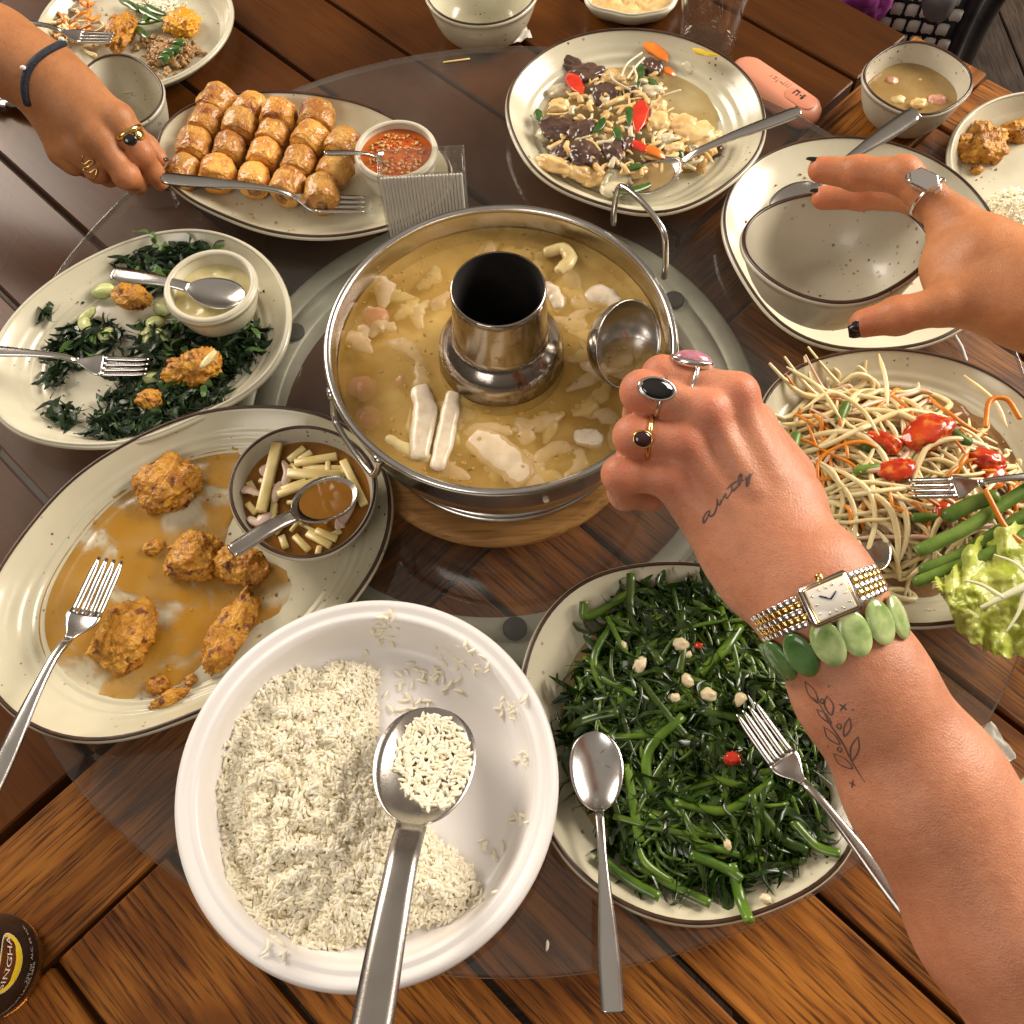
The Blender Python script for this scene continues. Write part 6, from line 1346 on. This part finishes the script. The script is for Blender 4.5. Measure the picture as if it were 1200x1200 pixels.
for u, v, su, sv in ((-.004, .006, .0006, .008), (-.007, .006, .0006, .008), (-.010, .006, .0006, .008), (-.013, .004, .004, .0006), (-.018, .003, .0006, .006), (-.022, .003, .003, .0006), (-.022, .006, .003, .0006), (-.027, .004, .0006, .004)): mark(u0+u-.006, v, su, sv, GRYP, 'printed_mark')

# beer bottle at the lower left corner
BG = NT('brown_bottle'); BG.set(Base_Color=(.20, .075, .015), Roughness=.05); BG.b.inputs['Transmission Weight'].default_value = .75; BG.b.inputs['IOR'].default_value = 1.5; BG = BG.m
bcx = P(52, 1132, .004); bc = np.array([bcx[0]-.0335, bcx[1]+.0005, 0.0])
btl = empty('beer_bottle', (bc[0], bc[1], 0), 'brown glass beer bottle with dark label standing on the oak table', 'bottle')
mk('glass', lathe([(.020, .004), (.030, .001), (.0330, .004), (.0335, .012), (.0332, .125), (.0315, .140), (.024, .160), (.0165, .178), (.0140, .195), (.0132, .222), (.0150, .225), (.0150, .231), (.0125, .233)], bc, 64, True, True), BG, btl)
LBL = mat('label_black', (.018, .012, .010), (.03, .02, .016), 80, rough=.4); YELL = mat('label_yellow', (.72, .50, .02), (.80, .60, .05), 80, rough=.35); BRWN = mat('label_brown', (.10, .03, .012), rough=.4); WHT = mat('label_white', (.72, .66, .56), rough=.45)
def wrap(name, z0, z1, a0, a1, m, off, parent, n=30, nz=6, shape=None):
    V = []
    for i in range(nz):
        for j in range(n):
            a = a0+(a1-a0)*j/(n-1); z = z0+(z1-z0)*i/(nz-1); V.append((bc[0]+(.0334+off)*math.cos(a), bc[1]+(.0334+off)*math.sin(a), z))
    return mk(name, (V, grid_faces(nz, n, False)), m, parent)
lb_ = wrap('label', .014, .115, -1.5, 1.7, LBL, .0003, btl, 48)
def oval(name, ac, zc_, ra, rz, m, off, nn=28):
    V = [(bc[0]+(.0334+off)*math.cos(ac), bc[1]+(.0334+off)*math.sin(ac), zc_)]
    for t in np.linspace(0, 2*math.pi, nn, endpoint=False): a = ac+ra*math.cos(t); V.append((bc[0]+(.0334+off)*math.cos(a), bc[1]+(.0334+off)*math.sin(a), zc_+rz*math.sin(t)))
    return mk(name, (V, [(0, i+1, (i+1) % nn+1) for i in range(nn)]), m, lb_)
oval('oval_band', 0.02, .052, .56, .0150, WHT, .0006); oval('oval_yellow', 0.02, .052, .53, .0142, YELL, .0009); oval('oval_brown', 0.02, .0565, .46, .0095, BRWN, .0012)
def lettering(txt, zc_, ac, size, m, off, name):
    cu = bpy.data.curves.new('txt', 'FONT'); cu.body = txt; cu.size = size; cu.align_x = 'CENTER'; cu.align_y = 'CENTER'; o = bpy.data.objects.new('txt', cu); COL.objects.link(o)
    dg = bpy.context.evaluated_depsgraph_get(); dg.update(); me = o.evaluated_get(dg).to_mesh(); V = np.array([v.co[:] for v in me.vertices]); Fc = [tuple(p.vertices) for p in me.polygons]; o.evaluated_get(dg).to_mesh_clear(); bpy.data.objects.remove(o); bpy.data.curves.remove(cu)
    if len(V) == 0: return
    a = ac+V[:, 0]/.0334; W = np.c_[bc[0]+(.0334+off)*np.cos(a), bc[1]+(.0334+off)*np.sin(a), zc_+V[:, 1]]; mk(name, (W, Fc), m, lb_, smooth=False)
lettering('SINGHA', .0560, .02, .0088, WHT, .0016, 'lettering'); lettering('330 ml  ALC. 5% VOL.', .0245, .25, .0042, WHT, .0007, 'small_print'); lettering('PREMIUM LAGER BEER', .0205, -.5, .0038, WHT, .0007, 'small_print')
oval('badge', 0.05, .088, .62, .0170, WHT, .0006); oval('badge_centre', 0.05, .088, .55, .0150, BRWN, .0009)

# paper scraps
PAPER = mat('tissue', (.66, .63, .58), (.76, .73, .68), 60, rough=.7, bump=.5, bsc=120)
def scrap(x, y, z, w_, l, seed, label, rot=0, amp=.006, m=PAPER):
    n = 18; c = P(x, y, z); V = []
    for i in range(n):
        for j in range(n):
            u, v = i/(n-1)-.5, j/(n-1)-.5; q = np.array([u*w_, v*l, .0015+amp*(.5+.5*fbm((u*2.2, v*2.2, seed), 1.4, 3))*1.0]); V.append(q@rotz(rot)+np.array([c[0], c[1], z]))
    V = np.array(V); V[:, 2] = np.maximum(V[:, 2], z+.0006); Vb = V-np.array([0, 0, .0004]); f = grid_faces(n, n, False); return mk('paper_scrap', (np.vstack([V, Vb]), f+[tuple(k+n*n for k in q[::-1]) for q in f]), m, label=label, cat='paper')
scrap(603, 46, .0, .036, .020, 3.0, 'crumpled white tissue under the far empty bowl', .3)
scrap(1158, 876, .0, .022, .030, 5.0, 'small torn tissue scrap on the oak table beside the forearm', .4, .010)
FOIL = steel('wrapper_foil', (.74, .72, .70), .22)
scrap(20, 122, .0, .075, .030, 8.0, 'crinkled shiny foil wrapper on the table under the wrist', -.35, .020, FOIL)
for (x0, y0), (x1, y1), lb in (((1118, 392), (1132, 422), 'thin white straw end beside the papaya plate'),):
    mk('straw', tube([P(x0, y0, .040), P((x0+x1)/2+2, (y0+y1)/2, .040), P(x1, y1, .040)], .0016, 8), PAPER, label=lb, cat='straw')
mk('toothpick', tube([P(520, 73, GZ+.0012), P(535, 71, GZ+.0012), P(550, 69, GZ+.0012)], .0009, 6), MANG, label='pale toothpick lying on the far side of the glass', cat='toothpick')
mk('rice_grain', grains([P(641, 1108, GZ+.0012)], rr_, .05), RICE, label='single rice grain dropped on the glass', cat='rice')

# chair beyond the far corner of the tables
WEB = mat('white_webbing', (.62, .60, .56), (.70, .68, .63), 60, rough=.6); DKM = mat('dark_metal', (.022, .022, .026), (.04, .04, .045), 60, rough=.4, metal=.3); PURP = mat('purple_cloth', (.16, .015, .13), (.25, .03, .20), 50, rough=.8, bump=.3); GRYT = mat('grey_sleeve', (.20, .20, .21), rough=.5)
cz = -.10
chair = empty('chair', P(1075, 15, cz-.35)*np.array([1, 1, 0])+np.array([0, 0, -.75]), 'chair with black and white woven backrest behind the table corner', 'chair')
o0 = P(1020, 12, cz); ux = P(1090, 20, cz)-o0; ux /= np.linalg.norm(ux); uy = np.cross((0, 0, 1.), ux); uz = np.array([0, 0, 1.])
bk = mk('backrest', box(o0+ux*.03+uy*.015-uz*.02, (.17, .012, .20), np.array([ux, uy, uz]), .004), DKM, chair)
for i in range(9):
    for j in range(9):
        mk('strap', box(o0+ux*(-.050+i*.0185+(.009 if j % 2 else 0))+uy*.006+uz*(-.105+j*.0215), (.0150, .005, .0165), np.array([ux, uy, uz]), .003), WEB, chair)
for sx in (-.06, .125):
    mk('leg', tube([o0+ux*sx+uy*.02+uz*.08, o0+ux*sx+uy*.02-uz*.2, o0+ux*sx*1.1+uy*.03-uz*.645], .011, 10), DKM, chair)
ch_l = [(1165, 5, -.05), (1140, 60, -.25), (1128, 75, -.60)]
mk('leg', tube(smooth_path([P(1172, -8, -.10), P(1150, 30, -.18), P(1132, 72, -.30)], 12), .0115, 12), DKM, chair); mk('leg_sleeve', tube(smooth_path([P(1105, -12, -.06), P(1098, 8, -.10)], 6), .022, 12), GRYT, chair); mk('grip', tube(smooth_path([P(1096, 10, -.10), P(1088, 28, -.13), P(1080, 50, -.16)], 10), .019, 12), DKM, chair)
mk('purple_cloth', blob(P(1004, -14, -.05), (.045, .05, .06), 5, .2, 2, 3, 4), PURP, label='bit of purple cloth hanging on the chair beyond the table', cat='cloth')

# crumbs and smears left on the plates
def crumbs(I, n, m, label, seed, rmax=.85, smear=False):
    r_ = random.Random(seed); parts_ = []
    for _ in range(n):
        a = r_.uniform(0, 6.283); q = math.sqrt(r_.random())*rmax; R_ = np.interp(a, I['t'], I['r'], period=2*math.pi)*q; x, y = I['c'][0]+R_*math.cos(a), I['c'][1]+R_*math.sin(a); s_ = r_.choice([.0006, .0008, .001, .0016])
        parts_.append(blob((x, y, I['surf'](x, y)+s_*.5), (s_, s_*r_.uniform(.5, 1), s_*.6), r_.random()*50, .4, 2, 2, 1, rotz(a*3)))
    return mk('crumbs', join(parts_), m, label=label, cat='crumbs', kind='stuff')
crumbs(I_chick, 90, FRY, 'tiny fried crumbs scattered on the saucy oval plate', 1); crumbs(I_eat, 60, FRY, 'tiny crumbs on the dinner plate under the held bowl', 2); crumbs(I_r, 50, FRY, 'tiny crumbs on the coupe plate at the table edge', 3); crumbs(I_kale, 90, KALE, 'tiny kale flakes scattered on the pale cream plate', 4, .9); crumbs(I_spring, 70, ROLL, 'tiny flakes of wrapper around the spring rolls', 5); crumbs(I_ul, 60, MINCE, 'tiny food crumbs on the half eaten plate', 6); crumbs(I_pap, 50, GARL, 'small peanut bits on the rim of the papaya plate', 7, .93)
SC.render.engine = 'CYCLES'
